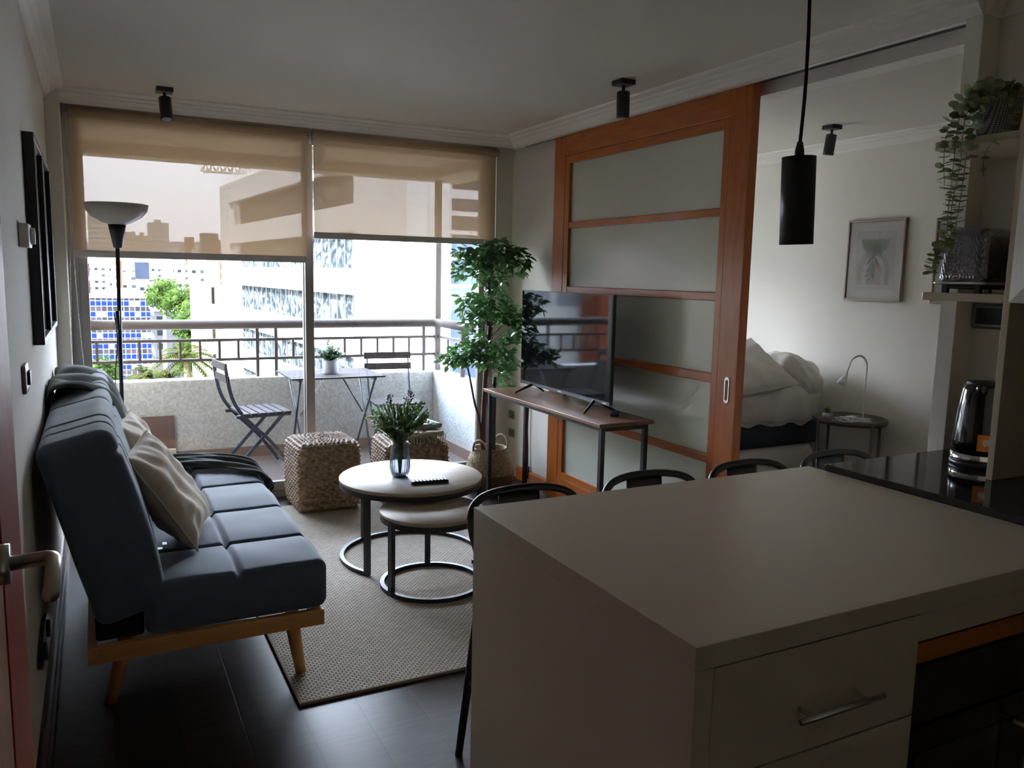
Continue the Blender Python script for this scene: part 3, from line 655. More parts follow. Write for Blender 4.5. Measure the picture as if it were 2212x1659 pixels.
# throw blanket: one sheet over the backrest, down and across the seat
def throw():
    # centre line (x, z, ycentre, halfwidth)
    P = [(-.172, .93, 4.16, .42), (-.170, .955, 4.16, .43), (-.155, .978, 4.16, .43), (-.11, .984, 4.17, .42), (-.045, .972, 4.18, .41), (.030, .925, 4.21, .38), (.072, .80, 4.27, .31), (.112, .66, 4.34, .25),
         (.152, .545, 4.43, .19), (.20, .490, 4.49, .16), (.28, .482, 4.51, .155), (.40, .482, 4.50, .15), (.52, .482, 4.44, .15), (.62, .480, 4.34, .15), (.690, .468, 4.26, .145), (.726, .432, 4.22, .14)]
    n = len(P)
    def cr(t):
        x = t * (n - 1); i = min(int(x), n - 2); fr = x - i
        a, b, c_, d = P[max(i - 1, 0)], P[i], P[i + 1], P[min(i + 2, n - 1)]
        return [0.5 * ((2 * b[k]) + (-a[k] + c_[k]) * fr + (2 * a[k] - 5 * b[k] + 4 * c_[k] - d[k]) * fr * fr + (-a[k] + 3 * b[k] - 3 * c_[k] + d[k]) * fr ** 3) for k in range(4)]
    def f(u, v):
        x, z, yc, hw = cr(u); x2, z2, _, _ = cr(min(1, u + .01)); x1, z1, _, _ = cr(max(0, u - .01))
        tx, tz = x2 - x1, z2 - z1; l = math.hypot(tx, tz) or 1; nx, nz = -tz / l, tx / l
        if u < .1: nx, nz = nx, nz
        b = 2 * v - 1
        amp = .011
        h_ = amp * (1 + math.sin(b * 8 + 2.0 * math.sin(u * 7))) + .006 * (1 + math.sin(b * 17 - u * 9)) + .008 * noise.noise(Vector((u * 8, b * 3, 0)))
        hump = .030 * math.exp(-((u - .10) / .06) ** 2) * math.exp(-((b + .45) / .35) ** 2)
        hh = h_ + hump + .004
        return (max(x + nx * hh, -.190), yc + b * hw + .01 * math.sin(u * 12), z + nz * hh)
    o = MB().grid(f, 120, 44).build('throw_blanket', 'throw', loc=(.3, 4.4, .47))
    so = o.modifiers.new('thick', 'SOLIDIFY'); so.thickness = .006; so.offset = 0
    m = MB()
    for k in range(46):
        v = k / 45; p = Vector(f(1, v)); q = p + Vector((.010 + random.uniform(-.006, .01), random.uniform(-.02, .02), -.028)); r_ = q + Vector((random.uniform(-.012, .006), random.uniform(-.015, .015), -.030))
        m.tube([p, q, r_], [.0035, .004, .002], 5)
    m.build('fringe', 'throw', o, loc=(.3, 4.4, .47))
    tag(o, 'dark green wool throw draped over the far end of the blue sofa', 'blanket')
throw()

# ================================================================= FLOOR LAMP
t = thing('floor_lamp', 'black uplighter floor lamp with white bowl shade behind the sofa', 'lamp', (.108, 4.86, 0))
LX, LY = .108, 4.86
MB().lathe([(.13, 0), (.13, .018), (.03, .03), (0, .03)], (LX, LY, 0), 36).build('lamp_base', 'black', t)
MB().tube([(LX - .012, LY, .02), (LX + .01, LY, 1.62)], .0105, 16).build('lamp_pole', 'black', t)
MB().lathe([(.011, 1.60), (.022, 1.605), (.038, 1.69), (.044, 1.725), (.0, 1.725)], (LX + .012, LY, 0), 32).build('lamp_neck', 'black', t)
MB().lathe([(.03, 1.722), (.075, 1.738), (.125, 1.768), (.150, 1.80), (.158, 1.832), (.153, 1.834), (.144, 1.802), (.12, 1.776), (.07, 1.746), (.0, 1.73)], (LX + .012, LY, 0), 56).build('lamp_shade', 'opal', t)
MB().tube([(LX - .02 + .01 * math.sin(i * .9), LY - .015, 1.25 - i * .07) for i in range(17)], .0028, 6).build('lamp_cord', 'cord', t)
MB().tube([(LX - .004, LY - .018, 1.27), (LX - .004, LY - .018, 1.17)], .010, 8).build('lamp_switch', 'black', t)

# ================================================================= RUG
o = MB().box(.577, 2.19, 2.67, 5.12, 0.0005, .010).build('rug', 'rug', bev=.003, loc=(1.38, 3.9, 0))
tag(o, 'flat woven beige and grey rug under the round tables', 'rug')
MB().box(.572, .580, 2.665, 5.125, 0.0005, .0115).box(2.187, 2.195, 2.665, 5.125, 0.0005, .0115).box(.580, 2.187, 2.665, 2.673, .0005, .0115).box(.580, 2.187, 5.117, 5.125, .0005, .0115).build('rug_border', mat('rug_binding', (.22, .17, .12), .9), o, loc=(1.38, 3.9, 0))

# ================================================================= NEST OF ROUND TABLES
def round_table(name, label, cx, cy, r, z, gap, legs, open_, zf=.010):
    t = thing(name, label, 'coffee table', (cx, cy, zf), 'nest of two round coffee tables')
    MB().lathe([(0, z - .018), (r - .004, z - .018), (r, z - .014), (r, z - .003), (r - .003, z), (0, z)], (cx, cy, 0), 96).build('tabletop', 'tabletop', t)
    def arc(a0, a1, zz, rr, n=72): return [(cx + rr * math.cos(a0 + (a1 - a0) * k / n), cy + rr * math.sin(a0 + (a1 - a0) * k / n), zz) for k in range(n + (0 if open_ is None else 1))]
    MB().tube([(cx + (r - .012) * math.cos(2 * PI * k / 72), cy + (r - .012) * math.sin(2 * PI * k / 72), z - .031) for k in range(72)], 0, rect=(.020, .025), closed=True).build('top_ring', 'black', t)
    if open_ is None:
        m = MB().tube([(cx + (r - .012) * math.cos(2 * PI * k / 72), cy + (r - .012) * math.sin(2 * PI * k / 72), zf + .010) for k in range(72)], 0, rect=(.020, .020), closed=True)
    else:
        m = MB().tube(arc(open_[0], open_[1], zf + .010, r - .012), 0, rect=(.020, .020))
    m.build('base_ring', 'black', t)
    for a in legs:
        x, y = cx + (r - .012) * math.cos(a), cy + (r - .012) * math.sin(a)
        R = Matrix.Translation((x, y, 0)) @ Matrix.Rotation(a, 4, 'Z')
        MB().box(-.011, .011, -.014, .014, zf + .002, z - .03, R).build('leg', 'black', t)
    return t
CB = (1.446, 3.941, .374, .4436); CS = (1.397, 3.514, .25, .385)
a0 = math.atan2(3.735 - CB[1], 1.135 - CB[0])     # near left leg
round_table('coffee_table', 'larger round coffee table with pale oak top and black metal ring base', *CB, None, [a0, a0 + 2.25, a0 - 2.25 + 2 * PI + .55], (a0 + .02, a0 - 4.45 + 0) if False else (a0, a0 - 4.55))
a1 = math.atan2(3.44 - CS[1], 1.155 - CS[0])
round_table('coffee_table', 'smaller and lower round coffee table tucked under the larger one', *CS, None, [a1, a1 - 2.15, a1 + 2.15], None)

# vase with bouquet
VX, VY, VZ = 1.385, 3.945, .4436
t = thing('glass_vase', 'smoky ribbed glass vase on the round table', 'vase', (VX, VY, VZ))
rib = lambda a, r, z: r * (1 + .018 * math.cos(a * 26))
gv = glass_mat('smoky_glass', (.78, .81, .86), .9, .02)
MB().lathe([(.030, .0), (.036, .004), (.044, .030), (.0475, .055), (.046, .10), (.041, .155), (.038, .185), (.036, .185), (.039, .155), (.044, .10), (.0455, .055), (.042, .034), (.034, .014), (0, .012)], (VX, VY, VZ), 130, fn=lambda a, r, z: 1.14 * rib(a, r, z)).build('vase_body', gv, t)
MB().lathe([(0, .0), (.031, .0), (.034, .006), (.030, .012), (0, .012)], (VX, VY, VZ), 40).build('vase_foot', glass_mat('dark_smoky_glass', (.30, .32, .37), .9, .02), t)
bq = thing('bouquet', 'artificial mixed green bouquet with small purple and cream flowers in the glass vase', 'flowers', (VX, VY, VZ + .014))
ml, my, mp, mc, me_, ms_ = MB(), MB(), MB(), MB(), MB(), MB()
rnd = random.Random(11); purples, creams, eucs = [], [], []
def stem_curve(a, out, h, bend=.5):
    pts = []
    for i in range(9):
        s_ = i / 8; z_ = h * s_; rr = .006 + .02 * s_ + out * (max(0, z_ - .15) / max(.02, h - .15)) ** 1.25
        pts.append(Vector((VX + math.cos(a) * rr, VY + math.sin(a) * rr, VZ + .02 + z_)))
    return pts
for k in range(95):
    a = rnd.uniform(0, 2 * PI); out = .125 * math.sqrt(rnd.random()); h = (rnd.uniform(.27, .40)) * (1 - (out / .16) ** 2 * .25)
    P = stem_curve(a, out, h); ms_.tube(P, .0014, 5)
    tgt = my if (k % 4 == 0) else ml
    for i in range(4, 9):
        for j in range(22):
            s_ = rnd.random(); i2 = min(i, 7); p = P[i2].lerp(P[i2 + 1], s_); dd = (P[i2 + 1] - P[i2]).normalized()
            b = rnd.uniform(0, 2 * PI); side = Vector((math.cos(b), math.sin(b), .4))
            if p.z > VZ + .185: tgt.leaf(p, side + dd * .9, dd, rnd.uniform(.009, .019), rnd.uniform(.005, .009))
for k in range(5):
    a = rnd.uniform(0, 2 * PI); P = stem_curve(a, .03, .34 + .02 * k); ms_.tube(P, .0014, 5)
    mp = MB(); purples.append(mp)
    for i in range(40): mp.ico(P[8] + Vector((rnd.gauss(0, .008), rnd.gauss(0, .008), rnd.uniform(-.07, .012))), .0045, 1, .2)
for k in range(16):
    a = rnd.uniform(PI, 2.1 * PI); P = stem_curve(a, rnd.uniform(.05, .11), rnd.uniform(.22, .30))
    mc = MB(); creams.append(mc)
    for i in range(14): mc.ico(P[8] + Vector((rnd.gauss(0, .008), rnd.gauss(0, .008), rnd.gauss(0, .005))), .0036, 1, .2)
def sprig(p0, p1, mm, n, r):
    mm = MB(); eucs.append(mm)
    p0, p1 = Vector(p0), Vector(p1); pts = [p0.lerp(p1, i / 8) + Vector((0, 0, .05 * math.sin(PI * i / 8))) for i in range(9)]
    ms_.tube(pts, .0016, 5)
    for i in range(n):
        s_ = .3 + .7 * i / n; q = pts[min(8, int(s_ * 8))].lerp(pts[min(8, int(s_ * 8) + 1)], s_ * 8 % 1)
        b = i * 2.4; d = Vector((math.cos(b), math.sin(b), .5)) * .8 + (p1 - p0).normalized(); mm.disc_leaf(q, d, (0, 0, 1), r * (1.2 - .5 * s_))
c0 = (VX, VY, VZ + .19)
sprig(c0, (VX - .20, VY - .06, VZ + .33), me_, 26, .011)
sprig(c0, (VX - .13, VY + .02, VZ + .25), me_, 20, .012)
sprig(c0, (VX + .17, VY - .07, VZ + .27), me_, 24, .012)
sprig(c0, (VX + .15, VY + .03, VZ + .38), me_, 26, .009)
mm_ = MB()
for i in range(16): mm_.disc_leaf((VX - .20 + .004 * i, VY - .06 + .001 * i, VZ + .335 - .0035 * i), (math.cos(i), math.sin(i), .3), (0, 0, 1), .009)
ml.build('leaves', 'bouquet', bq); my.build('light_green_sprigs', 'bouquet_y', bq); [q_.build('purple_flower', 'purple', bq) for q_ in purples]; [q_.build('cream_flower', 'cream', bq) for q_ in creams]
[q_.build('eucalyptus_sprig', 'euc', bq) for q_ in eucs]; ms_.build('stems', 'bouquet', bq); mm_.build('mustard_leaves', 'mustard', bq)

def remote(label, c, rz, L_, Wd, H_, mname='blackplastic', group=None, taper=.8):
    t = thing('remote_control', label, 'remote control', c, group); t.rotation_euler.z = rz
    m = MB().rbox((0, 0, H_ / 2), (L_ / 2, Wd / 2, H_ / 2), H_ * .45, (18, 8, 6))
    WLOC[t.name] = Vector((0, 0, 0)); m.v = [(x, y * (1 - .15 * (x / L_)), z) for x, y, z in m.v]
    m.build('remote_body', mname, t)
    m = MB()
    for i in range(9):
        for j in range(3):
            m.rbox(((i - 4) * L_ * .095, (j - 1) * Wd * .27, H_ + .0004), (L_ * .028, Wd * .085, .0012), .001, 2)
    m.build('buttons', mat('remote_buttons', (.20, .20, .22), .5), t)
    return t
remote('black remote control lying on the larger round table', (1.475, 3.752, CB[3] + .0005), math.radians(-7), .195, .046, .018)

# ================================================================= WICKER POUFS
def braid(p, n):
    ax = max(range(3), key=lambda i: abs(n[i]))
    if ax == 2:
        r = max(abs(p.x), abs(p.y)); u = math.atan2(p.y, p.x) * .3; v = r
    elif ax == 0: u, v = p.y, p.z
    else: u, v = p.x, p.z
    row = math.floor(v / .0215); ph = (row % 2) * PI
    a = abs(math.sin(PI * v / .0215)); b = .55 + .45 * math.sin(u * 2 * PI / .048 + ph + (v / .0215) * 1.2)
    puff = .016 * max(0, 1 - (p.x / .2) ** 2) * max(0, 1 - (p.y / .2) ** 2) if n.z > .5 else .006 * max(0, 1 - (p.z / .2) ** 2)
    return .012 * a * b + .0015 * noise.noise(p * 14) + puff
def pouf(label, c, h, rot):
    o = MB().rbox((c[0], c[1], c[2] + h[2]), h, .038, (84, 84, 90), braid).build('wicker_pouf', 'seagrass', loc=(c[0], c[1], c[2]))
    o.rotation_euler.z = rot
    return tag(o, label, 'pouf', 'woven seagrass poufs')
pouf('square woven seagrass pouf standing left of the round table', (1.257, 5.078, .011), (.192, .192, .212), math.radians(1.5))
pouf('woven seagrass pouf behind the glass vase, with folded blankets on it', (1.815, 4.985, .011), (.205, .205, .203), math.radians(-4))
def folded(label, c, h, rz, mname, fr):
    o = MB().rbox(c, h, h[2] * .95, (24, 24, 6), lambda p, n: .005 * noise.noise(p * 9) + .003 * math.sin(p.x * 60) * (n.z > .5)).build('folded_blanket', mname, loc=(c[0], c[1], c[2] - h[2]))
    if fr:
        m = MB()
        for k in range(34):
            x = c[0] - h[0] + 2 * h[0] * k / 33; m.tube([(x, c[1] - h[1] + .005, c[2]), (x + random.uniform(-.006, .006), c[1] - h[1] - .012, c[2] - .018), (x + random.uniform(-.012, .012), c[1] - h[1] - .016, c[2] - .058)], [.0022, .0022, .001], 5)
        m.build('fringe', 'cream', o, loc=(c[0], c[1], c[2] - h[2]))
    o.rotation_euler.z = rz
    return tag(o, label, 'blanket', 'folded blankets on the pouf')
folded('cream fringed blanket folded at the bottom of the stack on the pouf', (1.86, 4.95, .470), (.125, .15, .018), .05, 'linen', True)
folded('pale green blanket folded on top of the stack on the pouf', (1.90, 5.00, .510), (.095, .13, .018), .15, 'fadegreen', False)

# ================================================================= TV TABLE AND TV
t = thing('console_table', 'narrow walnut-topped console table with black metal legs carrying the TV', 'table', (2.465, 4.145, 0))
TX0, TX1, TY0, TY1, TZ = 2.29, 2.64, 3.44, 4.855, .747
MB().box(TX0, TX1, TY0, TY1, TZ - .020, TZ).build('tabletop', 'tvwood', t, bev=.002)
MB().box(TX0 + .03, TX0 + .055, TY0 + .045, TY1 - .045, TZ - .045, TZ - .020).box(TX1 - .055, TX1 - .03, TY0 + .045, TY1 - .045, TZ - .045, TZ - .020).build('apron', 'black', t)
for y in (TY0 + .02, TY1 - .045):
    for x in (TX0 + .025, TX1 - .05):
        MB().box(x, x + .025, y, y + .025, 0.0, TZ - .020).build('leg', 'black', t)
    MB().box(TX0 + .05, TX1 - .05, y, y + .025, TZ - .045, TZ - .020).build('top_bar', 'black', t)
    MB().box(TX0 + .05, TX1 - .05, y, y + .025, .03, .055).build('foot_bar', 'black', t)
MB().box(2.455, 2.48, TY0 + .045, TY1 - .045, .034, .05).build('stretcher', 'black', t)

t = thing('television', 'large flat black television standing on the console table', 'television', (2.49, 4.14, TZ))
y0, y1, z0, z1 = 3.625, 4.675, .805, 1.409
MB().box(2.475, 2.495, y0, y1, z0, z1).build('tv_body', 'blackplastic', t, bev=.003)
MB().box(2.495, 2.535, y0 + .08, y1 - .08, z0 + .01, z1 - .22).build('rear_housing', 'blackplastic', t, bev=.012)
MB().box(2.4735, 2.4752, y0 + .005, y1 - .005, z0 + .018, z1 - .004).build('tv_screen', 'screen', t)
sc_ = MB().box(2.472, 2.4755, y0 + .003, y1 - .003, z0 - .002, z0 + .017).build('lower_bezel', mat('bezel_grey', (.10, .10, .11), .3, .6), t)
for yy, s_ in ((3.79, -1), (4.51, 1)):
    f_ = MB().tube([(2.485, yy, z0 + .01), (2.380, yy + s_ * .055, TZ + .007)], [.011, .006], 8, smooth=False)
    f_.tube([(2.485, yy, z0 + .01), (2.590, yy + s_ * .055, TZ + .007)], [.011, .006], 8, smooth=False)
    f_.build('tv_foot', 'blackplastic', t)
MB().box(2.4705, 2.4722, 4.145, 4.182, z0 + .004, z0 + .011).build('maker_mark', 'white', t)
MB().box(2.4705, 2.4722, 3.655, 3.695, z0 + .004, z0 + .011).build('maker_mark', 'white', t)
remote('small black remote control lying beside the television', (2.53, 3.655, TZ + .0005), math.radians(52), .13, .045, .016)
o = MB().tube([(2.745, 5.05, .56), (2.742, 5.055, .40), (2.745, 5.045, .25), (2.742, 5.035, .12), (2.738, 5.03, .05), (2.70, 5.02, .008), (2.62, 4.98, .006)], .004, 8).build('power_cable', 'cord', loc=(2.745, 5.05, .006))
tag(o, 'thin black cable hanging down the wall behind the console table', 'cable')
MB().tube([(2.744, 5.034, .13), (2.739, 5.028, .04)], .011, 8).build('plug', 'cord', o, loc=(2.745, 5.05, .006))

# wall plates on the right wall
def plate(label, c, w, h_, axis, mode, group='wall sockets and switches'):
    """axis: 'x-' faces -x, 'x+' faces +x"""
    s_ = -1 if axis == 'x-' else 1
    t = thing('wall_plate', label, 'socket' if mode != 'switch' else 'switch', c, group)
    x, y, z = c
    MB().rbox((x + s_ * .005, y, z), (.005, w / 2, h_ / 2), .0045, (3, 8, 8)).build('plate_frame', 'switch', t)
    MB().box(x + s_ * .0095, x + s_ * .0115, y - w * .36, y + w * .36, z - h_ * .32, z + h_ * .32).build('insert', 'black' if mode == 'dark' else mat('plate_insert', (.13, .13, .14), .35, .4), t)
    if mode == 'dark':
        for k in (-1, 0, 1): MB().tube([(x + s_ * .0112, y + w * .12, z + k * .012), (x + s_ * .0122, y + w * .12, z + k * .012)], .003, 8).build('socket_hole', 'blackgloss', t)
        MB().box(x + s_ * .0114, x + s_ * .0121, y - w * .08, y - w * .07, z - h_ * .30, z + h_ * .30).build('module_gap', 'blackgloss', t)
    elif mode == 'coax': MB().tube([(x + s_ * .0112, y, z), (x + s_ * .018, y, z)], .006, 12).build('coaxial_port', 'steel', t)
    return t
plate('grey coaxial wall socket above another plate, beside the basket', (XR, 5.335, .462), .085, .062, 'x-', 'coax')
plate('blank grey wall plate, lowest one beside the basket', (XR, 5.33, .325), .085, .062, 'x-', 'switch')
plate('grey wall plate just under the console table top level', (XR, 5.335, .60), .085, .062, 'x-', 'switch')

# ================================================================= FICUS IN BASKET
t = thing('belly_basket', 'round woven belly basket with handles holding the artificial ficus', 'basket', (2.43, 5.02, 0))
BX, BY = 2.43, 5.02
wv = lambda a, r, z: r + .0035 * math.sin(a * 46 + (int(z * 70) % 2) * PI) * 1
prof = [(.0, .004), (.115, .004), (.145, .03), (.165, .08), (.172, .125)]
MB().lathe(prof, (BX, BY, 0), 140, fn=wv).build('basket_bottom', 'basketlow', t)
prof = [(.172, .125)] + [(.172 - .055 * ((z - .125) / .17) ** 1.6 + .0025 * (k % 2), z) for k, z in enumerate([.125 + i * .0085 for i in range(1, 20)])] + [(.122, .295), (.118, .305), (.108, .30), (.105, .27), (.12, .2)]
MB().lathe(prof, (BX, BY, 0), 140, fn=wv).build('basket_top', 'basket', t)
MB().lathe([(.0, .225), (.112, .225), (.112, .215), (0, .215)], (BX, BY, 0), 40).build('dark_inside_disc', 'black', t)  # black disc added to stand for the shaded inside of the basket
for a in (-2.6, .5):
    hx, hy = math.cos(a), math.sin(a); tx, ty = -hy, hx
    pts = [(BX + hx * (.120 + .018 * math.sin(PI * k / 14)) + tx * .062 * math.cos(PI * k / 14), BY + hy * (.120 + .018 * math.sin(PI * k / 14)) + ty * .062 * math.cos(PI * k / 14), .285 + .085 * math.sin(PI * k / 14)) for k in range(15)]
    MB().tube(pts, .0075, 8).build('handle', 'basket', t)
t = thing('artificial_ficus', 'tall artificial ficus tree with thin brown trunks in the woven basket', 'plant', (BX, BY, .2))
def path(P, n=10):
    P = [Vector(p) for p in P]; out = []
    for i in range(len(P) - 1):
        for k in range(n):
            f_ = k / n; a, b, c_, d = P[max(i - 1, 0)], P[i], P[i + 1], P[min(i + 2, len(P) - 1)]
            out.append(.5 * ((2 * b) + (-a + c_) * f_ + (2 * a - 5 * b + 4 * c_ - d) * f_ ** 2 + (-a + 3 * b - 3 * c_ + d) * f_ ** 3))
    out.append(P[-1]); return out
T1 = path([(BX - .06, BY - .02, .20), (BX - .06, BY, .42), (BX - .045, BY, .85), (BX - .02, BY, 1.17), (BX - .03, BY, 1.45), (BX - .01, BY, 1.66)])
T2 = path([(BX - .065, BY - .02, .20), (BX - .09, BY, .50), (BX - .13, BY - .01, .62), (BX - .17, BY, .82), (BX - .20, BY, .93)])
T3 = path([(BX + .02, BY + .02, .20), (BX - .01, BY + .02, .55), (BX - .04, BY + .02, .8), (BX - .005, BY + .03, 1.15)])
MB().tube(T1, [.021 - .012 * k / len(T1) for k in range(len(T1))], 10).build('trunk', 'bark', t)
MB().tube(T2, [.010 - .004 * k / len(T2) for k in range(len(T2))], 8).build('trunk', 'bark', t)
MB().tube(T3, [.010 - .004 * k / len(T3) for k in range(len(T3))], 8).build('trunk', 'bark', t)
MB().tube([(BX + .02, BY - .01, .20), (BX + .02, BY - .01, .60), (BX + .02, BY - .005, .80)], .014, 8).build('support_stake', mat('dark_stake', (.05, .045, .05), .6), t)
rnd = random.Random(5)
fl = MB(); fb = MB()
# clusters (centre, radius xyz, leaf count)
cl = [((2.29, 5.0, 1.62), (.17, .10, .075), 105), ((2.44, 5.0, 1.66), (.12, .10, .085), 110), ((2.57, 4.98, 1.60), (.12, .08, .10), 90), ((2.40, 5.0, 1.50), (.13, .1, .10), 95), ((2.20, 4.98, 1.54), (.09, .08, .06), 30),
      ((2.28, 4.98, 1.30), (.13, .09, .10), 95), ((2.42, 5.0, 1.30), (.13, .10, .11), 120), ((2.56, 4.98, 1.22), (.13, .08, .08), 85), ((2.62, 4.97, 1.12), (.06, .06, .07), 16), ((2.26, 5.0, 1.20), (.08, .06, .06), 25),
      ((2.20, 4.97, .97), (.14, .09, .085), 105), ((2.34, 4.97, .98), (.12, .09, .10), 105), ((2.08, 4.96, .93), (.08, .07, .045), 28), ((2.50, 4.99, .95), (.10, .08, .13), 85), ((2.30, 4.99, 1.10), (.09, .07, .07), 30), ((2.52, 5.0, .80), (.06, .06, .10), 32), ((2.54, 4.98, 1.06), (.10, .06, .05), 28)]
axis_ = lambda z: Vector((BX - .03, BY, z))
for c_, r_, n_ in cl:
    C_ = Vector(c_)
    # twigs
    for k in range(max(3, n_ // 14)):
        p0 = axis_(C_.z - .12 + rnd.uniform(-.04, .04)) if C_.x > 2.3 or C_.z > 1.1 else Vector(T2[-1])
        p1 = C_ + Vector((rnd.uniform(-.8, .8) * r_[0], rnd.uniform(-.8, .8) * r_[1], rnd.uniform(-.7, .8) * r_[2]))
        fb.tube([p0, p0.lerp(p1, .5) + Vector((0, 0, .02)), p1], [.0028, .0022, .0012], 5)
    for k in range(int(n_ * 1.3)):
        while True:
            q = Vector((rnd.uniform(-1, 1), rnd.uniform(-1, 1), rnd.uniform(-1, 1)))
            if q.length <= 1: break
        p = C_ + Vector((q.x * r_[0], q.y * r_[1], q.z * r_[2]))
        out = (p - axis_(p.z)); out.z = 0; out = out.normalized() if out.length > .01 else Vector((1, 0, 0))
        d = out * rnd.uniform(.3, 1.1) + Vector((rnd.gauss(0, .5), rnd.gauss(0, .5), rnd.uniform(-.9, .45)))
        nrm = Vector((rnd.gauss(0, .4), rnd.gauss(0, .4) - .5, 1))
        fl.leaf(p, d, nrm, rnd.uniform(.050, .078), rnd.uniform(.026, .037), .2, rnd.uniform(0, .25))
fl.build('foliage', 'ficus', t); fb.build('twigs', 'bark', t)
# ================================================================= LEFT WALL THINGS
def box_picture(y0, y1, z0, z1, label):
    t = thing('box_picture', label, 'picture', (XL, (y0 + y1) / 2, (z0 + z1) / 2), 'dark box frames on the left wall')
    xf = XL + .036; w = .022
    MB().box(XL + .001, xf, y0, y1, z0, z0 + w).box(XL + .001, xf, y0, y1, z1 - w, z1).box(XL + .001, xf, y0, y0 + w, z0 + w, z1 - w).box(XL + .001, xf, y1 - w, y1, z0 + w, z1 - w).build('picture_frame', 'black', t, bev=.002)
    MB().box(XL + .002, XL + .008, y0 + w, y1 - w, z0 + w, z1 - w).build('picture_print', mat('dark_print', (.05, .055, .07), .6, col2=(.12, .12, .13), nscale=4), t)
    MB().box(xf - .012, xf - .010, y0 + w, y1 - w, z0 + w, z1 - w).build('picture_glass', 'picglass', t)
box_picture(3.285, 3.80, 1.222, 1.953, 'black box framed picture on the left wall, nearer the camera')
box_picture(3.82, 4.385, 1.222, 1.953, 'black box framed picture on the left wall, nearer the window')
t = thing('thermostat', 'small white wall thermostat with a round dial beside the box pictures', 'thermostat', (XL, 2.96, 1.59))
MB().box(XL + .001, XL + .028, 2.90, 3.03, 1.555, 1.628).build('thermostat_body', 'white', t, bev=.003)
MB().tube([(XL + .028, 2.985, 1.592), (XL + .040, 2.985, 1.592)], .026, 28).build('thermostat_dial', 'white', t)
t = thing('light_switch', 'grey light switch with a dark rocker above the sofa arm on the left wall', 'switch', (XL, 2.77, 1.168))
MB().rbox((XL + .006, 2.775, 1.168), (.006, .060, .042), .005, (3, 8, 8)).build('plate_frame', 'switch', t)
MB().box(XL + .011, XL + .020, 2.75, 2.80, 1.150, 1.190).build('rocker', 'black', t, bev=.002)
t = thing('socket_strip', 'dark oval socket plate low on the left wall above the baseboard', 'socket', (XL, 2.83, .33))
MB().prism([(XL + .001, y, z) for y, z in [(2.83 + .2 * math.cos(a), .325 + .040 * math.sin(a)) for a in [2 * PI * k / 28 for k in range(28)]]], (.012, 0, 0)).build('plate_frame', 'black', t)
for y in (2.74, 2.92): MB().tube([(XL + .012, y, .325), (XL + .024, y, .325)], .028, 20).build('socket_insert', 'blackplastic', t)

# ================================================================= CEILING SPOTS AND PENDANT
def spot(label, c, tilt, az):
    t = thing('ceiling_spotlight', label, 'lamp', c, 'black ceiling spotlights')
    x, y, z = c
    MB().box(x - .042, x + .042, y - .042, y + .042, z - .024, z).build('spotlight_base', 'black', t, bev=.002)
    MB().tube([(x, y, z - .024), (x, y, z - .060)], .008, 12).build('swivel_arm', 'black', t)
    d = Vector((math.sin(tilt) * math.cos(az), math.sin(tilt) * math.sin(az), -math.cos(tilt)))
    a = Vector((x, y, z - .052)) - d * .0; b = a + d * .125
    h_ = MB().tube([a, a + d * .004, b - d * .002, b], [.024, .032, .032, .031], 32).build('lamp_head', 'black', t)
    MB().tube([b - d * .001, b + d * .001], .023, 28).build('lens', mat('spot_lens', (.35, .34, .33), .3), h_)
    return t
spot('black ceiling spotlight near the window, tilted to show its lens', (.378, 4.876, 2.46), math.radians(20), math.radians(-85))
spot('black ceiling spotlight hanging in front of the sliding door top', (2.352, 3.43, 2.46), math.radians(1), 0)
spot('black ceiling spotlight on the bedroom ceiling', (4.10, 3.70, 2.46), math.radians(6), math.radians(120))
t = thing('pendant_lamp', 'long black cylinder pendant lamp hanging over the beige peninsula', 'lamp', (1.475, 1.42, 2.46))
PX, PY = 1.474, 1.42
MB().tube([(PX + .008, PY, 1.587), (PX - .001, PY, 1.788)], .0385, 48).build('lamp_shade', 'black', t)
MB().tube([(PX - .001, PY, 1.787), (PX - .001, PY, 1.800), (PX - .001, PY, 1.822)], [.011, .011, .0065], 20).build('cord_grip', 'black', t)
MB().tube(path([(PX - .001, PY, 1.82), (PX + .004, PY, 1.93), (PX + .003, PY, 2.05), (PX - .002, PY, 2.2), (PX, PY, 2.45)], 8), .0042, 10).build('lamp_cord', 'cord', t)
MB().lathe([(0, 0), (.05, 0), (.05, -.02), (0, -.022)], (PX, PY, 2.46), 32).build('ceiling_rose', 'black', t)

# ================================================================= PENINSULA
PXL, PXR, PYN, PYF, PZ = .855, 2.064, .975, 1.86, .900
t = thing('peninsula_unit', 'beige laminate kitchen peninsula with drawers and a thick worktop', 'counter', (1.46, 1.42, 0))
MB().box(PXL, PXR, PYN, PYF, PZ - .043, PZ).build('worktop', 'beige', t, bev=.0015)
MB().box(PXL + .0008, PXL + .040, PYN + .0008, PYF - .001, 0.0, PZ - .0435).build('end_panel', 'beige', t)
MB().box(PXL + .041, 2.03, 1.56, 1.575, 0, PZ - .045).build('back_panel', 'beige', t)
MB().box(1.406, 1.424, PYN + .022, 1.56, .0, PZ - .045).box(2.02, 2.06, PYN + .01, 1.56, 0, PZ - .045).build('divider_panel', 'beige', t)
MB().box(PXL + .041, 1.405, 1.03, 1.56, .02, .10).build('plinth', 'beige', t)
MB().box(1.424, 2.02, PYN + .010, PYN + .030, .792, PZ - .0435).build('front_rail', 'beige', t)
MB().box(1.426, 2.018, PYN + .022, PYN + .045, .735, .779).build('wooden_rail', 'orangey', t)
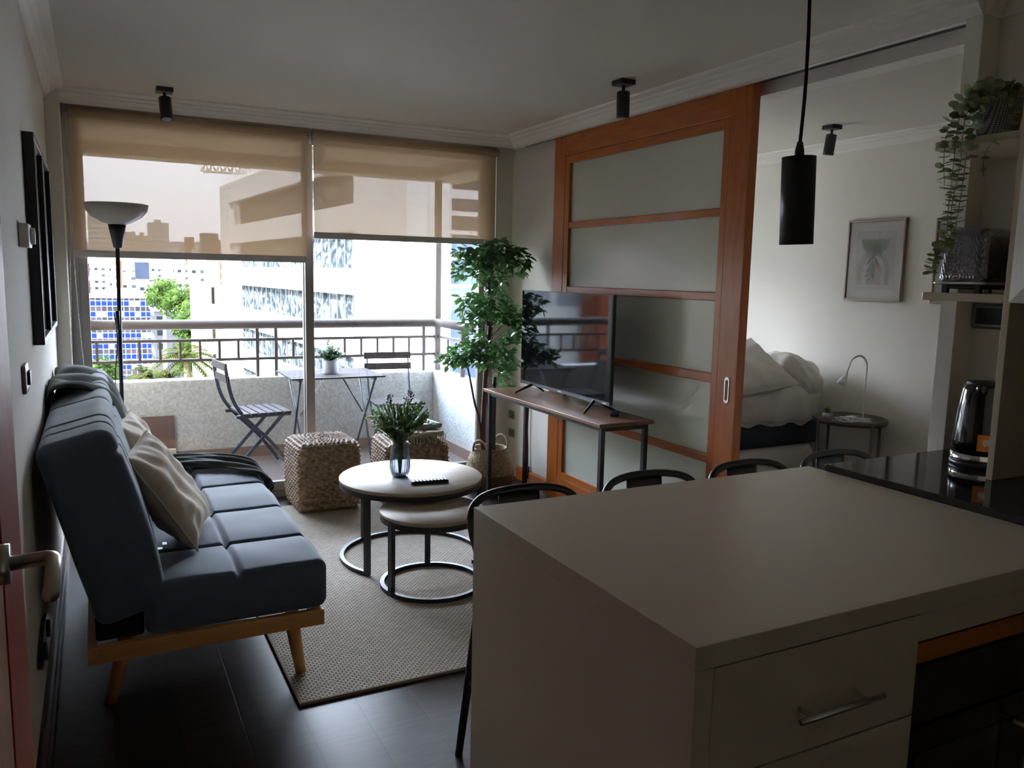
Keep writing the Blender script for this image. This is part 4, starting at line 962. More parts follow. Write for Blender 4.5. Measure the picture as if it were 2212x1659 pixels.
for (z0, z1) in ((.645, .853), (.365, .641), (.085, .361)):
    d_ = MB().box(PXL + .042, 1.424, PYN + .003, PYN + .021, z0, z1).build('drawer', 'beige', t, bev=.0008)
    zc = z0 + (z1 - z0) * .42
    if z1 > .36:
        MB().tube([(1.072, PYN - .032, zc), (1.288, PYN - .032, zc)], .0058, 16).tube([(1.105, PYN + .003, zc), (1.105, PYN - .032, zc)], .0045, 10).tube([(1.255, PYN + .003, zc), (1.255, PYN - .032, zc)], .0045, 10).build('bar_handle', 'steel', d_)
t = thing('oven', 'black built-in oven under the right part of the peninsula', 'oven', (1.72, 1.27, .12))
MB().box(1.427, 2.017, 1.012, 1.54, .12, .728).build('oven_body', 'blackplastic', t)
MB().box(1.427, 2.017, .995, 1.011, .60, .727).build('control_panel', 'oven', t, bev=.001)
q = MB().box(1.427, 2.017, .990, 1.011, .13, .597).build('oven_door', 'oven', t, bev=.002)
MB().box(1.46, 1.98, .9885, .9898, .17, .54).build('door_window', 'blackgloss', q)
MB().tube([(1.80, .955, .55), (1.80, .955, .20)], .006, 12).tube([(1.80, .99, .53), (1.80, .955, .53)], .005, 8).tube([(1.80, .99, .22), (1.80, .955, .22)], .005, 8).build('door_handle', 'steel', q)
# black worktop
o = MB().box(2.066, 2.749, -1.29, 1.797, .890, .921).build('granite_worktop', 'granite', bev=.003, loc=(2.4, .5, .89))
tag(o, 'polished black granite worktop beside the beige peninsula', 'counter')
t = thing('base_cabinet', 'beige base cabinet run under the black worktop', 'cabinet', (2.4, .3, 0))
MB().box(2.075, 2.745, -1.28, 1.79, .08, .889).build('cabinet_body', 'beige', t)
MB().box(2.12, 2.74, -1.28, 1.79, .0, .079).build('plinth', 'beige', t)
# tall side panel + open end shelves
o = MB().box(2.366, 2.748, 1.438, 1.458, .9215, 2.385).build('side_panel', 'beige', loc=(2.55, 1.448, .9215), bev=.001)
o.name = 'upright_board'
tag(o, 'tall beige board standing on the black worktop between shelves and wall cabinet', 'panel')
def end_shelf(z0, z1, label):
    pts = [(2.368, 1.4585), (2.368, 1.722), (2.395, 1.745), (2.655, 1.76), (2.748, 1.76), (2.748, 1.4585)]
    o = MB().prism([(x, y, z0) for x, y in reversed(pts)], (0, 0, z1 - z0)).build('corner_shelf', 'beige', loc=(2.55, 1.6, z0), bev=.001)
    tag(o, label, 'shelf', 'open end shelves'); return o
end_shelf(1.450, 1.4745, 'lower beige open shelf carrying the black toaster')
end_shelf(1.921, 1.9425, 'upper beige open shelf carrying the trailing plant')
t = thing('wall_cabinet', 'white wall cabinet with a sloping edged door above the black worktop', 'cabinet', (2.55, .9, 1.455))
MB().box(2.372, 2.748, -.2, 1.437, 1.455, 2.385).build('cabinet_body', 'beige', t)
for ya, yb in ((.83, 1.434), (.22, .824)):
    za, zb, w, d_ = 1.452, 2.38, .10, .024
    x0, x1 = 2.352, 2.352 - d_
    o_ = [(x0, ya, za), (x0, yb, za), (x0, yb, zb), (x0, ya, zb)]; i_ = [(x1 + .0, ya + w, za + w), (x1, yb - w, za + w), (x1, yb - w, zb - w), (x1, ya + w, zb - w)]
    bk = [(2.371, ya, za), (2.371, yb, za), (2.371, yb, zb), (2.371, ya, zb)]
    m = MB().add(o_ + i_ + bk, [(4, 5, 6, 7), (0, 1, 5, 4), (1, 2, 6, 5), (2, 3, 7, 6), (3, 0, 4, 7), (8, 9, 1, 0), (9, 10, 2, 1), (10, 11, 3, 2), (11, 8, 0, 3), (11, 10, 9, 8)])
    m.build('cabinet_door', 'whitegloss', t)
# toaster
t = thing('toaster', 'black toaster with a faceted diamond pattern on the lower shelf', 'toaster', (2.55, 1.64, 1.4745))
def facet(p, n):
    # diamond facets on the four sides
    if abs(n.z) > .5 or p.z < -.075: return 0
    u = math.atan2(p.y / .075, p.x / .13) * .155 if False else (p.y if abs(n.x) > abs(n.y) else p.x)
    a = (u / .0115 + p.z / .022) % 1; b = (u / .0115 - p.z / .022) % 1
    return .0032 * (min(a, 1 - a) + min(b, 1 - b)) - .0015
_tb = MB().rbox((2.552, 1.640, 1.590), (.137, .080, .088), .030, (92, 56, 60), facet)
_tb.v = [(2.552 + (x - 2.552) * (1 - .9 * (z - 1.502)), 1.640 + (y - 1.640) * (1 - .9 * (z - 1.502)), z) for x, y, z in _tb.v]
_tb.build('toaster_body', mat('toaster_black_chrome', (.24, .24, .27), .14, 1.0), t)
MB().rbox((2.552, 1.640, 1.506), (.142, .083, .0055), .005, (20, 14, 3)).build('chrome_band', 'chrome', t)
m = MB()
for x in (2.44, 2.66):
    for y in (1.585, 1.695): m.box(x - .008, x + .008, y - .008, y + .008, 1.4745, 1.502)
m.build('feet', 'blackplastic', t)
MB().rbox((2.552, 1.640, 1.494), (.120, .066, .007), .005, (8, 8, 3)).build('crumb_tray_base', 'blackplastic', t)
MB().box(2.49, 2.65, 1.610, 1.630, 1.676, 1.6795).box(2.49, 2.65, 1.650, 1.670, 1.676, 1.6795).build('bread_slots', 'blackplastic', t)
_bd = [(1.648 + sx_ * (.010 + .0075 * math.cos(a)), 1.527 + .0075 * math.sin(a)) for sx_, a in [(1, -PI / 2 + PI * k / 8) for k in range(9)] + [(-1, PI / 2 - PI * k / 8) for k in range(9)]]
MB().tube([(2.4125, y, z) for y, z in _bd], .0012, 6, closed=True).box(2.4122, 2.4135, 1.638, 1.658, 1.5245, 1.5295).build('badge', 'copper', t)
# kettle
KX, KY = 2.545, 1.60
t = thing('electric_kettle', 'glossy black electric kettle with chrome base and orange sticker on the black worktop', 'kettle', (KX, KY, .921))
MB().lathe([(.0, .0), (.082, 0), (.084, .008), (.082, .016), (0, .016)], (KX, KY, .921), 56).build('kettle_base', 'blackplastic', t)
MB().lathe([(.0, .018), (.0825, .018), (.083, .024), (.0825, .040), (0, .040)], (KX, KY, .921), 56).build('chrome_band', 'chrome', t)
MB().lathe([(.0, .040), (.0825, .040), (.081, .08), (.077, .14), (.070, .20), (.063, .245), (.058, .262), (.0, .262)], (KX, KY, .921), 72).build('kettle_body', 'blackgloss', t)
MB().lathe([(.0, .262), (.054, .262), (.050, .272), (.0, .276)], (KX, KY, .921), 48).build('lid', 'blackplastic', t)
MB().tube([(KX - .050, KY - .022, 1.165), (KX - .066, KY - .03, 1.178), (KX - .074, KY - .034, 1.184)], [.020, .014, .006], 12).build('spout', 'blackgloss', t)
MB().tube([(KX + .05, KY + .02, 1.175), (KX + .10, KY + .04, 1.165), (KX + .115, KY + .045, 1.08), (KX + .085, KY + .035, .99)], .010, 12).build('handle', 'blackplastic', t)
a_ = math.atan2(-1.6, -2.55)
st = MB(); am = math.radians(228)
n_ = 10
lab = [(KX + .0832 * math.cos(am + .36 * (2 * i / n_ - 1)), KY + .0832 * math.sin(am + .36 * (2 * i / n_ - 1))) for i in range(n_ + 1)]
vs_ = []
for (x, y) in lab: vs_ += [(x, y, .978), (KX + (x - KX) * .962, KY + (y - KY) * .962, 1.030)]
st.add(vs_, [(2 * i, 2 * i + 2, 2 * i + 3, 2 * i + 1) for i in range(n_)])
sk_ = st.build('orange_sticker', 'orange_label', t); so = sk_.modifiers.new('s', 'SOLIDIFY'); so.thickness = .001; so.offset = 1
m = MB(); cx_, cy_ = KX + .0835 * math.cos(am), KY + .0835 * math.sin(am)
tv = Vector((-math.sin(am), math.cos(am), 0)); nv = Vector((math.cos(am), math.sin(am), 0))
m.prism([Vector((cx_, cy_, 1.004)) + tv * .014 * math.cos(a) + Vector((0, 0, .013 * math.sin(a))) - nv * .004 for a in [2 * PI * k / 20 for k in range(20)]], nv * .0035)
m.build('sticker_roundel', 'white', sk_)
# socket plate behind the kettle
plate('dark grey double wall socket just under the toaster shelf', (2.75, 1.735, 1.395), .125, .088, 'x-', 'dark')
# trailing plant
t = thing('trailing_plant', 'trailing eucalyptus plant in a grey dotted pot on the upper shelf', 'plant', (2.475, 1.60, 1.9425))
QX, QY, QZ = 2.475, 1.605, 1.9425
MB().lathe([(0, 0), (.055, 0), (.060, .004), (.074, .105), (.074, .110), (.068, .110), (.062, .09), (0, .085)], (QX, QY, QZ), 64).build('pot', 'potweave', t)
rnd = random.Random(21); mf, mst = MB(), MB()
def trail(P, n, r):
    pts = path(P, 8); mst.tube(pts, .0013, 5)
    L_ = len(pts) - 1
    for i in range(n):
        s_ = (i + rnd.random() * .5) / n * L_; k = min(int(s_), L_ - 1); q = pts[k].lerp(pts[k + 1], s_ - k); dd = (pts[k + 1] - pts[k]).normalized()
        b = rnd.uniform(0, PI)
        for sg in (0, PI):
            o_ = Vector((math.cos(b + sg), math.sin(b + sg), 0)); o_ = o_ - dd * o_.dot(dd) * .7
            mf.disc_leaf(q, o_ + Vector((0, 0, rnd.uniform(-.1, .35))), dd + Vector((rnd.gauss(0, .3),) * 3), rnd.uniform(.8, 1.2) * 1.35 * r * (1 - .3 * i / n))
trail([(QX - .03, QY, QZ + .10), (2.40, 1.62, 2.07), (2.34, 1.63, 2.00), (2.315, 1.62, 1.85), (2.31, 1.62, 1.72), (2.30, 1.61, 1.64), (2.26, 1.60, 1.605), (2.235, 1.60, 1.57), (2.23, 1.60, 1.53)], 40, .0125)
trail([(QX - .03, QY, QZ + .10), (2.42, 1.60, 2.08), (2.355, 1.62, 2.01), (2.345, 1.62, 1.85), (2.325, 1.62, 1.72), (2.33, 1.61, 1.62)], 34, .0135)
trail([(QX - .02, QY, QZ + .10), (2.42, 1.58, 2.06), (2.37, 1.61, 1.98), (2.355, 1.61, 1.84), (2.36, 1.62, 1.74), (2.352, 1.62, 1.66)], 30, .0135)
trail([(QX, QY, QZ + .10), (2.43, 1.55, 2.06), (2.40, 1.50, 1.98), (2.355, 1.545, 1.90), (2.355, 1.55, 1.82)], 12, .012)
trail([(QX - .02, QY, QZ + .10), (2.40, 1.64, 2.08), (2.33, 1.65, 1.99), (2.31, 1.65, 1.90), (2.325, 1.65, 1.80)], 24, .0125)
for k in range(24):
    a = rnd.uniform(0, 2 * PI); r_ = rnd.uniform(.04, .115); x, y = QX - .02 + r_ * math.cos(a), QY + r_ * .8 * math.sin(a)
    trail([(QX, QY, QZ + .09), ((QX + x) / 2, (QY + y) / 2, QZ + .14 + rnd.uniform(0, .03)), (x, y, QZ + rnd.uniform(.06, .14))], 9, .015)
mf.build('leaves', 'euc', t); mst.build('stems', 'euc', t)

# ================================================================= BAR STOOLS
def make_stool():
    t = thing('bar_stool', '', 'stool', (0, 0, 0), 'black metal bar stools along the peninsula')
    MB().rbox((0, -.02, .635), (.16, .16, .014), .012, (16, 16, 3)).build('seat', 'black', t)
    P = path([(-.155, .02, .64), (-.178, .045, .70), (-.190, .075, .775), (-.182, .100, .828), (-.145, .122, .858), (-.08, .140, .870), (0, .146, .873), (.08, .140, .870), (.145, .122, .858), (.182, .100, .828), (.190, .075, .775), (.178, .045, .70), (.155, .02, .64)], 6)
    MB().tube(P, .0125, 12).build('back_hoop', 'black', t)
    def f(u, v):
        x = (u - .5) * .142; z = .645 + (.862 - .645) * v
        return (x, .118 + .030 * (z - .645) / .217 - .9 * x * x, z)
    o = MB().grid(f, 8, 8).build('back_splat', 'black', t); so = o.modifiers.new('s', 'SOLIDIFY'); so.thickness = .004
    MB().tube([(-.071, .11, .652), (.071, .11, .652)], .006, 8).build('splat_bracket', 'black', t)
    for sx in (-1, 1):
        for sy in (-1, 1):
            MB().tube([(sx * .135, sy * .13 - .02, .63), (sx * .192, sy * .17 - .02, .0)], [.016, .012], 10).build('leg', 'black', t)
    for z, k in ((.26, .176),):
        a = k - .006; b = k - .026
        MB().tube([(-a, -b - .02, z), (a, -b - .02, z), (a, b - .02, z), (-a, b - .02, z)], .007, 8, closed=True).build('footrest', 'black', t)
    return t
st0 = make_stool()
labs = ['black metal bar stool nearest the corner of the peninsula by the rug', 'second black metal bar stool from the rug, in front of the frosted door', 'third black metal bar stool from the rug, below the sliding door pull',
        'black metal bar stool farthest from the rug, beside the black worktop']
for i, (x, y, a) in enumerate(((1.150, 2.02, .0), (1.625, 2.02, -.02), (2.065, 2.02, .02), (2.51, 2.02, -.03))):
    s_ = st0 if i == 0 else copy_tree(st0)
    s_.location = (x, y, 0); s_.scale = (1, 1, .968); s_.rotation_euler.z = a; s_['label'] = labs[i]

# ================================================================= BEDROOM
t = thing('bed', 'bed with rumpled white duvet over a dark mattress base in the bedroom', 'bed', (3.8, 4.95, 0))
BX0, BX1, BY0, BY1 = 3.02, 4.58, 4.02, 5.85
def fab(amp, s_): return lambda p, n: amp * noise.noise(p * s_) + amp * .5 * noise.noise(p * s_ * 2.7)
MB().rbox(((BX0 + BX1) / 2, (BY0 + BY1) / 2, .19), ((BX1 - BX0) / 2 - .02, (BY1 - BY0) / 2 - .01, .185), .09, (30, 30, 12), lambda p, n: .008 * math.sin(p.x * 38 + p.z * 12) * (abs(n.y) > .5) + .006 * noise.noise(p * 6)).build('valance', 'whitecloth', t)
MB().rbox(((BX0 + BX1) / 2, (BY0 + BY1) / 2, .45), ((BX1 - BX0) / 2 - .005, (BY1 - BY0) / 2 - .01, .10), .05, (10, 10, 4)).build('mattress', 'darkbase', t)
def duv(p, n):
    d = .010 * abs(noise.noise(Vector((p.x * 7 + p.z * 5, p.y * 7, p.z * 9)))) + .030 * noise.noise(Vector((p.x * 3.2, p.y * 3.2, p.z * 3))) + .014 * noise.noise(Vector((p.x * 9, p.y * 9, p.z * 6)))
    if n.y < -.3: d += .011 * math.sin(p.x * 26 + 3 * noise.noise(p * 4)) + (-.010 if -.125 < p.z < -.105 else 0)
    return d
MB().rbox(((BX0 + BX1) / 2, (BY0 + BY1) / 2 + .0, .65), ((BX1 - BX0) / 2 + .01, (BY1 - BY0) / 2 + .03, .165), .13, (90, 60, 26), duv).build('duvet', 'whitecloth', t)
def hump(p, n): return .03 * noise.noise(p * 5) - .035 * abs(noise.noise(Vector((p.x * 9 + p.z * 6, p.y * 5, p.z * 4)))) + .012 * noise.noise(p * 13)
MB().rbox((4.40, 4.20, .82), (.20, .22, .17), .15, (40, 40, 26), hump, Matrix.Rotation(.25, 4, 'Y')).build('bunched_duvet', 'whitecloth', t)
p_ = pillow('bed', (3.90, 4.20, .900), Matrix.Rotation(math.radians(-6), 4, 'Z') @ Matrix.Rotation(math.radians(26), 4, 'X') @ Matrix.Rotation(math.radians(-9), 4, 'Y'), .30, .085, 9, mname='whitecloth')
p_.scale = (1, 1, 1); p_.name = 'bed_pillow'
tag(p_, 'white pillow lying askew on the bed duvet', 'pillow')

NX, NY, NZ = 4.405, 3.655, .60
t = thing('bedside_table', 'round bronze tray bedside table on thin legs next to the bed', 'side table', (NX, NY, 0))
MB().lathe([(0, NZ - .008), (.222, NZ - .008), (.228, NZ + .018), (.232, NZ + .018), (.230, NZ - .012), (0, NZ - .014)], (NX, NY, 0), 64).build('tray', 'bronze', t)
for k in range(4):
    a = math.radians(-15 + 90 * k); x, y = NX + .232 * math.cos(a), NY + .232 * math.sin(a)
    MB().tube([(x, y, 0), (x, y, NZ + .012)], .0085, 12).build('leg', 'bronze', t)
MB().tube([(NX + .228 * math.cos(2 * PI * k / 48), NY + .228 * math.sin(2 * PI * k / 48), .10) for k in range(48)], .006, 8, closed=True).build('lower_ring', 'bronze', t)
t = thing('bedside_lamp', 'white gooseneck lamp on the round bedside table', 'lamp', (4.44, 3.60, NZ))
MB().lathe([(0, 0), (.055, 0), (.057, .012), (.02, .018), (0, .018)], (4.46, 3.60, NZ - .008), 32).build('lamp_base', 'white', t)
P = path([(4.46, 3.60, .61), (4.455, 3.60, .75), (4.46, 3.60, .90), (4.455, 3.60, .985), (4.425, 3.625, 1.028), (4.385, 3.655, 1.005), (4.365, 3.665, .945), (4.355, 3.67, .905)], 8)
MB().tube(P, .0065, 12).build('lamp_neck', 'white', t)
MB().tube([(4.358, 3.668, .915), (4.352, 3.672, .895), (4.342, 3.68, .865), (4.333, 3.686, .838)], [.010, .014, .026, .031], 28).build('lamp_shade', 'white', t)
MB().tube([(4.3335, 3.6855, .8395), (4.3325, 3.6862, .8365)], .024, 24).build('lens', 'black', t)
m = MB()
rnd = random.Random(3)
pts = [(4.36 + .085 * math.cos(i * .9) * (1 + .3 * math.sin(i * 2.1)) + .03 * math.sin(i * .31), 3.60 + .06 * math.sin(i * 1.15) + .02 * math.cos(i * .47), NZ + .006 + .010 * (1 + math.sin(i * .7))) for i in range(60)]
m.tube(path(pts, 4), .0028, 6); m.tube([(4.30, 3.57, NZ + .008), (4.27, 3.54, NZ + .010)], .007, 8); m.rbox((4.38, 3.63, NZ + .02), (.035, .022, .012), .006, (6, 6, 4))
tag(m.build('charging_cable', 'white', loc=(4.38, 3.6, NZ)), 'tangled white charging cable lying on the bedside table', 'cable')
t = thing('potted_succulent', 'small green succulent in a pale pot on the bedside table', 'plant', (4.29, 3.74, NZ))
MB().lathe([(0, 0), (.030, 0), (.034, .05), (.030, .052), (.028, .04), (0, .04)], (4.29, 3.74, NZ - .008), 32).build('pot', 'potgrey', t)
m = MB()
for k in range(26):
    a = k * 2.4; e_ = .2 + .9 * k / 26; m.leaf((4.29, 3.74, NZ + .035), (math.cos(a) * (1.2 - e_), math.sin(a) * (1.2 - e_), e_), (0, 0, 1), .048, .011, .4, 0)
m.build('succulent_leaves', 'succ', t)

# framed prints on the bedroom wall
XW = 4.65
def print_frame(y0, y1, z0, z1, label, art):
    t = thing('framed_print', label, 'picture', (XW, (y0 + y1) / 2, (z0 + z1) / 2), 'framed prints on the bedroom wall')
    w = .014; xf = XW - .030
    MB().box(XW - .002, xf, y0, y1, z0, z0 + w).box(XW - .002, xf, y0, y1, z1 - w, z1).box(XW - .002, xf, y0, y0 + w, z0 + w, z1 - w).box(XW - .002, xf, y1 - w, y1, z0 + w, z1 - w).build('picture_frame', 'frame', t, bev=.003)
    MB().box(XW - .012, XW - .002, y0 + w, y1 - w, z0 + w, z1 - w).build('picture_mount', 'paper', t)
    X = XW - .0125; yc, zc = (y0 + y1) / 2, (z0 + z1) / 2; H_ = z1 - z0; Wd = y1 - y0
    def poly(nm, pts, m_, dx):
        # pts in (u right, v up) of the picture as seen from the room: right is -Y
        return MB().prism([(X - dx, yc - u * Wd, zc + v * H_) for u, v in pts], (-.0006, 0, 0)).build(nm, m_, t)
    if art:
        poly('print_paper', [(-.34, -.36), (.34, -.36), (.34, .36), (-.34, .36)], 'print_bg', 0)
        poly('green_bowl', [(-.26 , .26), (.24, .26)] + [(-.01 + .25 * math.cos(a), .26 + .20 * math.sin(a)) for a in [-PI * k / 20 for k in range(1, 20)]], 'print_green', .0008)
        arch = lambda r: [(r * math.cos(a) - .02, -.12 + .9 * r * math.sin(a)) for a in [PI * k / 20 for k in range(21)]]
        o_, i_ = arch(.28), arch(.20)
        poly('pale_arch', [(.26, -.30)] + o_ + [(-.30, -.30), (-.22, -.30)] + list(reversed(i_)) + [(.18, -.30)], 'print_pink2', .0008)
        poly('blush_arch', [(.13, -.30)] + [(.13 * math.cos(a), -.15 + .14 * math.sin(a)) for a in [PI * k / 16 for k in range(17)]] + [(-.13, -.30)], 'print_pink', .0008)
        m = MB()
        st_ = [(.05, .36), (.05, .25), (.02, .12), (-.02, 0), (-.06, -.14), (-.10, -.32)]
        def W3(u, v, dx=.0022): return Vector((X - dx, yc - u * Wd, zc + v * H_))
        m.tube([W3(u, v) for u, v in st_], .0009, 4)
        for (u, v, du, dv, wd) in ((.045, .20, .08, -.20, .05), (.035, .17, -.20, -.07, .045), (.02, .10, -.16, -.16, .05), (.0, .04, .08, -.14, .03), (-.01, 0, -.12, -.13, .04), (-.015, -.02, .01, -.20, .04),
                                 (-.05, -.10, -.10, -.04, .03), (-.05, -.12, .04, -.12, .03), (-.06, -.15, -.11, -.06, .025), (-.08, -.22, .07, -.06, .02), (-.08, -.22, -.06, -.07, .02), (.03, .14, .03, -.10, .025)):
            p = Vector((u, v)); d = Vector((du, dv)); n = Vector((-d.y, d.x)).normalized()
            q = []
            for s2 in (1, -1):
                ks = range(0, 9) if s2 == 1 else range(8, -1, -1)
                for k in ks:
                    f_ = k / 8; w_ = wd * .5 * math.sin(PI * f_ ** .8); c2 = p + d * f_ + n * w_ * s2; q.append((c2.x, c2.y))
            q = q[:9] + q[10:-1]
            m.prism([W3(a, b, .0018) for a, b in q], (-.0006, 0, 0))
        m.build('leaf_branch', 'print_leaf', t)
    else:
        poly('print_paper', [(-.34, -.36), (.34, -.36), (.34, .36), (-.34, .36)], 'print_bg', 0)
        poly('blush_arch', [(.2, -.30)] + [(.2 * math.cos(a), -.05 + .2 * math.sin(a)) for a in [PI * k / 16 for k in range(17)]] + [(-.2, -.30)], 'print_pink', .0008)
    MB().box(xf + .005, xf + .007, y0 + w, y1 - w, z0 + w, z1 - w).build('picture_glass', 'picglass', t)
print_frame(3.522, 3.968, 1.382, 1.920, 'framed botanical print with sage bowl and blush arches on the bedroom wall', True)
print_frame(2.865, 3.311, 1.382, 1.900, 'second framed print on the bedroom wall, mostly hidden behind the trailing plant', False)

# ================================================================= BALCONY FURNITURE
def slats(x0, x1, y0, y1, n, along, z, th_, gap, mname, t, M=None, name='slat'):
    m = MB()
    for i in range(n):
        if along == 'x':
            w = (y1 - y0 - gap * (n - 1)) / n; a = y0 + i * (w + gap); m.box(x0, x1, a, a + w, z - th_, z, M)
        else:
            w = (x1 - x0 - gap * (n - 1)) / n; a = x0 + i * (w + gap); m.box(a, a + w, y0, y1, z - th_, z, M)
    return m.build(name, mname, t, bev=.0015)
def folding_chair(label, loc, rz):
    t = thing('folding_chair', label, 'chair', (0, 0, 0), 'folding bistro chairs on the balcony')
    # faces +x : seat from x -.18 to .19, back at x=-.23
    slats(-.17, .18, -.20, .20, 6, 'y', .455, .014, .012, 'slat', t, name='seat_slats') if False else None
    m = MB()
    for i in range(6):
        x = -.165 + i * .061; m.box(x, x + .049, -.20, .20, .440, .455)
    m.build('seat_slats', 'slat', t, bev=.0015)
    m = MB().box(-.20, .195, -.165, -.150, .418, .440).box(-.20, .195, .150, .165, .418, .440).build('seat_rails', 'folding', t)
    for s_ in (-1, 1):
        P = path([(.20, s_ * .175, .012), (.04, s_ * .175, .23), (-.15, s_ * .175, .43), (-.235, s_ * .175, .58), (-.275, s_ * .175, .80)], 6)
        MB().tube(P, 0, rect=(.010, .024)).build('frame_leg', 'folding', t)
        MB().tube([(-.24, s_ * .145, .012), (.145, s_ * .145, .43)], 0, rect=(.010, .024)).build('frame_leg', 'folding', t)
    MB().tube([(.175, -.175, .045), (.175, .175, .045)], .006, 8).build('foot_bar', 'folding', t)
    MB().tube([(-.20, -.145, .055), (-.20, .145, .055)], .006, 8).build('foot_bar', 'folding', t)
    for (za, zb, x) in ((.68, .735, -.262), (.77, .825, -.276)):
        MB().box(x - .006, x + .008, -.20, .20, za, zb).build('back_slat', 'slat', t, bev=.002)
    t.location = loc; t.rotation_euler.z = rz; t['label'] = label
    return t
folding_chair('folding slatted chair left of the balcony table, seen from the side', (1.055, 6.19, .015), math.radians(6))
folding_chair('folding slatted chair right of the balcony table, seen from the front', (2.15, 6.24, .015), math.radians(-95))
t = thing('folding_table', 'small slatted folding table against the balcony parapet', 'table', (1.61, 6.22, .015))
m = MB()
ty0, ty1 = 5.93, 6.50
for i in range(9):
    y = ty0 + i * .0645; m.box(1.25, 1.965, y, y + .052, .705, .718)
m.build('tabletop_slats', 'slat', t, bev=.0015)
MB().box(1.31, 1.33, ty0 + .02, ty1 - .02, .685, .705).box(1.88, 1.90, ty0 + .02, ty1 - .02, .685, .705).build('frame_rails', 'folding', t)
for x, dx in ((1.32, .03), (1.89, -.03)):
    MB().tube([(x, ty0 + .03, .69), (x + dx, ty1 - .06, .022)], .0085, 8).build('leg', 'folding', t)
    MB().tube([(x + .02, ty1 - .04, .69), (x + .02 + dx, ty0 + .08, .022)], .0085, 8).build('leg', 'folding', t)
MB().tube([(1.52, ty0 + .15, .695), (1.37, ty0 + .26, .40)], .006, 8).build('brace', 'steel', t)
MB().tube([(1.67, ty0 + .15, .695), (1.86, ty0 + .26, .40)], .006, 8).build('brace', 'folding', t)
t = thing('potted_herb', 'small green plant in a pale ribbed pot on the balcony table', 'plant', (1.60, 6.17, .718))
GX, GY = 1.60, 6.17
MB().lathe([(0, 0), (.052, 0), (.058, .008), (.062, .105), (.058, .106), (.055, .09), (0, .09)], (GX, GY, .718), 72, fn=lambda a, r, z: r * (1 + .012 * math.cos(a * 30))).build('pot', 'potgrey', t)
m = MB(); rnd = random.Random(9)
for k in range(150):
    a = rnd.uniform(0, 2 * PI); r_ = .105 * math.sqrt(rnd.random()); h_ = rnd.uniform(.02, .13) * math.sqrt(max(0, 1 - (r_ / .11) ** 2))
    p0 = Vector((GX, GY, .81)); p1 = Vector((GX + r_ * math.cos(a), GY + r_ * math.sin(a), .82 + h_ + .03)); m.tube([p0, p1], .001, 4)
    for i in range(18):
        q = p0.lerp(p1, rnd.uniform(.3, 1.05)); b = rnd.uniform(0, 2 * PI); m.leaf(q, (math.cos(b), math.sin(b), rnd.uniform(-.2, .8)), (0, 0, 1), .018, .011)
m.build('leaves', 'thyme', t)
o = MB().box(.13, .50, 6.585, 6.597, .10, .385).build('wall_panel', 'box', loc=(.3, 6.59, .1)); tag(o, 'brown panel leaning on the balcony parapet behind the sofa', 'panel')
o = MB().box(.33, .50, 6.52, 6.583, .015, .135).build('cardboard_box', 'aluw', loc=(.4, 6.55, .015), bev=.003); tag(o, 'low pale box on the balcony floor under the brown panel', 'box')
# ================================================================= THE CITY OUTSIDE
GZ = -28.0
MB().box(-900, 1400, 14, 6000, GZ - 1, GZ).build('ground', mat('city_ground', (.25, .235, .21), .9, col2=(.18, .19, .14), nscale=.05), kind='structure')
MT['cladding'] = brick_mat('white_cladding', (.62, .61, .59), (.60, .59, .575), (.36, .355, .35), 3.2, 1.27, .03, rough=.6, rot=(PI / 2, 0, 0), offset=.5, bump=0.1)
MT['cladding2'] = brick_mat('white_cladding_side', (.62, .61, .59), (.60, .59, .575), (.36, .355, .35), 3.2, 1.27, .03, rough=.6, rot=(PI / 2, 0, PI / 2), offset=.5, bump=0.1)
def painted_reflection_glass(name, c1, c2, c3, scale):  # blotchy base colour paints the distorted reflections; the surface has no specular
    m, nt, N, L, out = node_mat(name)
    b = N.new('ShaderNodeBsdfPrincipled'); L.new(b.outputs[0], out.inputs[0]); b.inputs['Roughness'].default_value = .25; b.inputs['Specular IOR Level'].default_value = .0
    v = coords(N, L, (1, 1, 1.3)); v2 = N.new('ShaderNodeTexVoronoi'); L.new(v, v2.inputs['Vector']); v2.inputs['Scale'].default_value = scale
    n = N.new('ShaderNodeTexNoise'); L.new(v, n.inputs['Vector']); n.inputs['Scale'].default_value = scale * .8; n.inputs['Detail'].default_value = 5; n.inputs['Distortion'].default_value = 2.5
    r = N.new('ShaderNodeValToRGB'); L.new(n.outputs[0], r.inputs[0]); r.color_ramp.elements[0].position = .38; r.color_ramp.elements[0].color = (*c1, 1)
    r.color_ramp.elements[1].position = .66; r.color_ramp.elements[1].color = (*c3, 1); q = r.color_ramp.elements.new(.5); q.color = (*c2, 1)
    L.new(r.outputs[0], b.inputs['Base Color'])
    n2 = N.new('ShaderNodeTexNoise'); L.new(v, n2.inputs['Vector']); n2.inputs['Scale'].default_value = scale * .5
    bp = N.new('ShaderNodeBump'); bp.inputs['Strength'].default_value = .5; bp.inputs['Distance'].default_value = .3; L.new(n2.outputs[0], bp.inputs['Height']); L.new(bp.outputs[0], b.inputs['Normal'])
    return m
MT['bandglass'] = painted_reflection_glass('band_glass_painted_reflections', (.010, .013, .015), (.024, .029, .030), (.09, .09, .08), .75)
MT['bandglass2'] = painted_reflection_glass('side_window_glass', (.020, .026, .036), (.028, .036, .050), (.05, .06, .075), .3)
MT['mullion'] = mat('window_mullion', (.05, .055, .06), .6)
ob = thing('office_building', 'large white clad office building with long bands of windows across the street', 'building', (14.43, 40.23, GZ))
ob.rotation_euler.z = math.radians(3.9)
WLOC['office_building'] = Vector((0, 0, 0))   # parts are written in the building's own axes, x along its front, y along its side
def osh(z): return z - GZ
bands = [(5.57, 7.73), (1.74, 3.95), (-1.97, .14), (-5.75, -3.69), (-9.5, -7.4)]
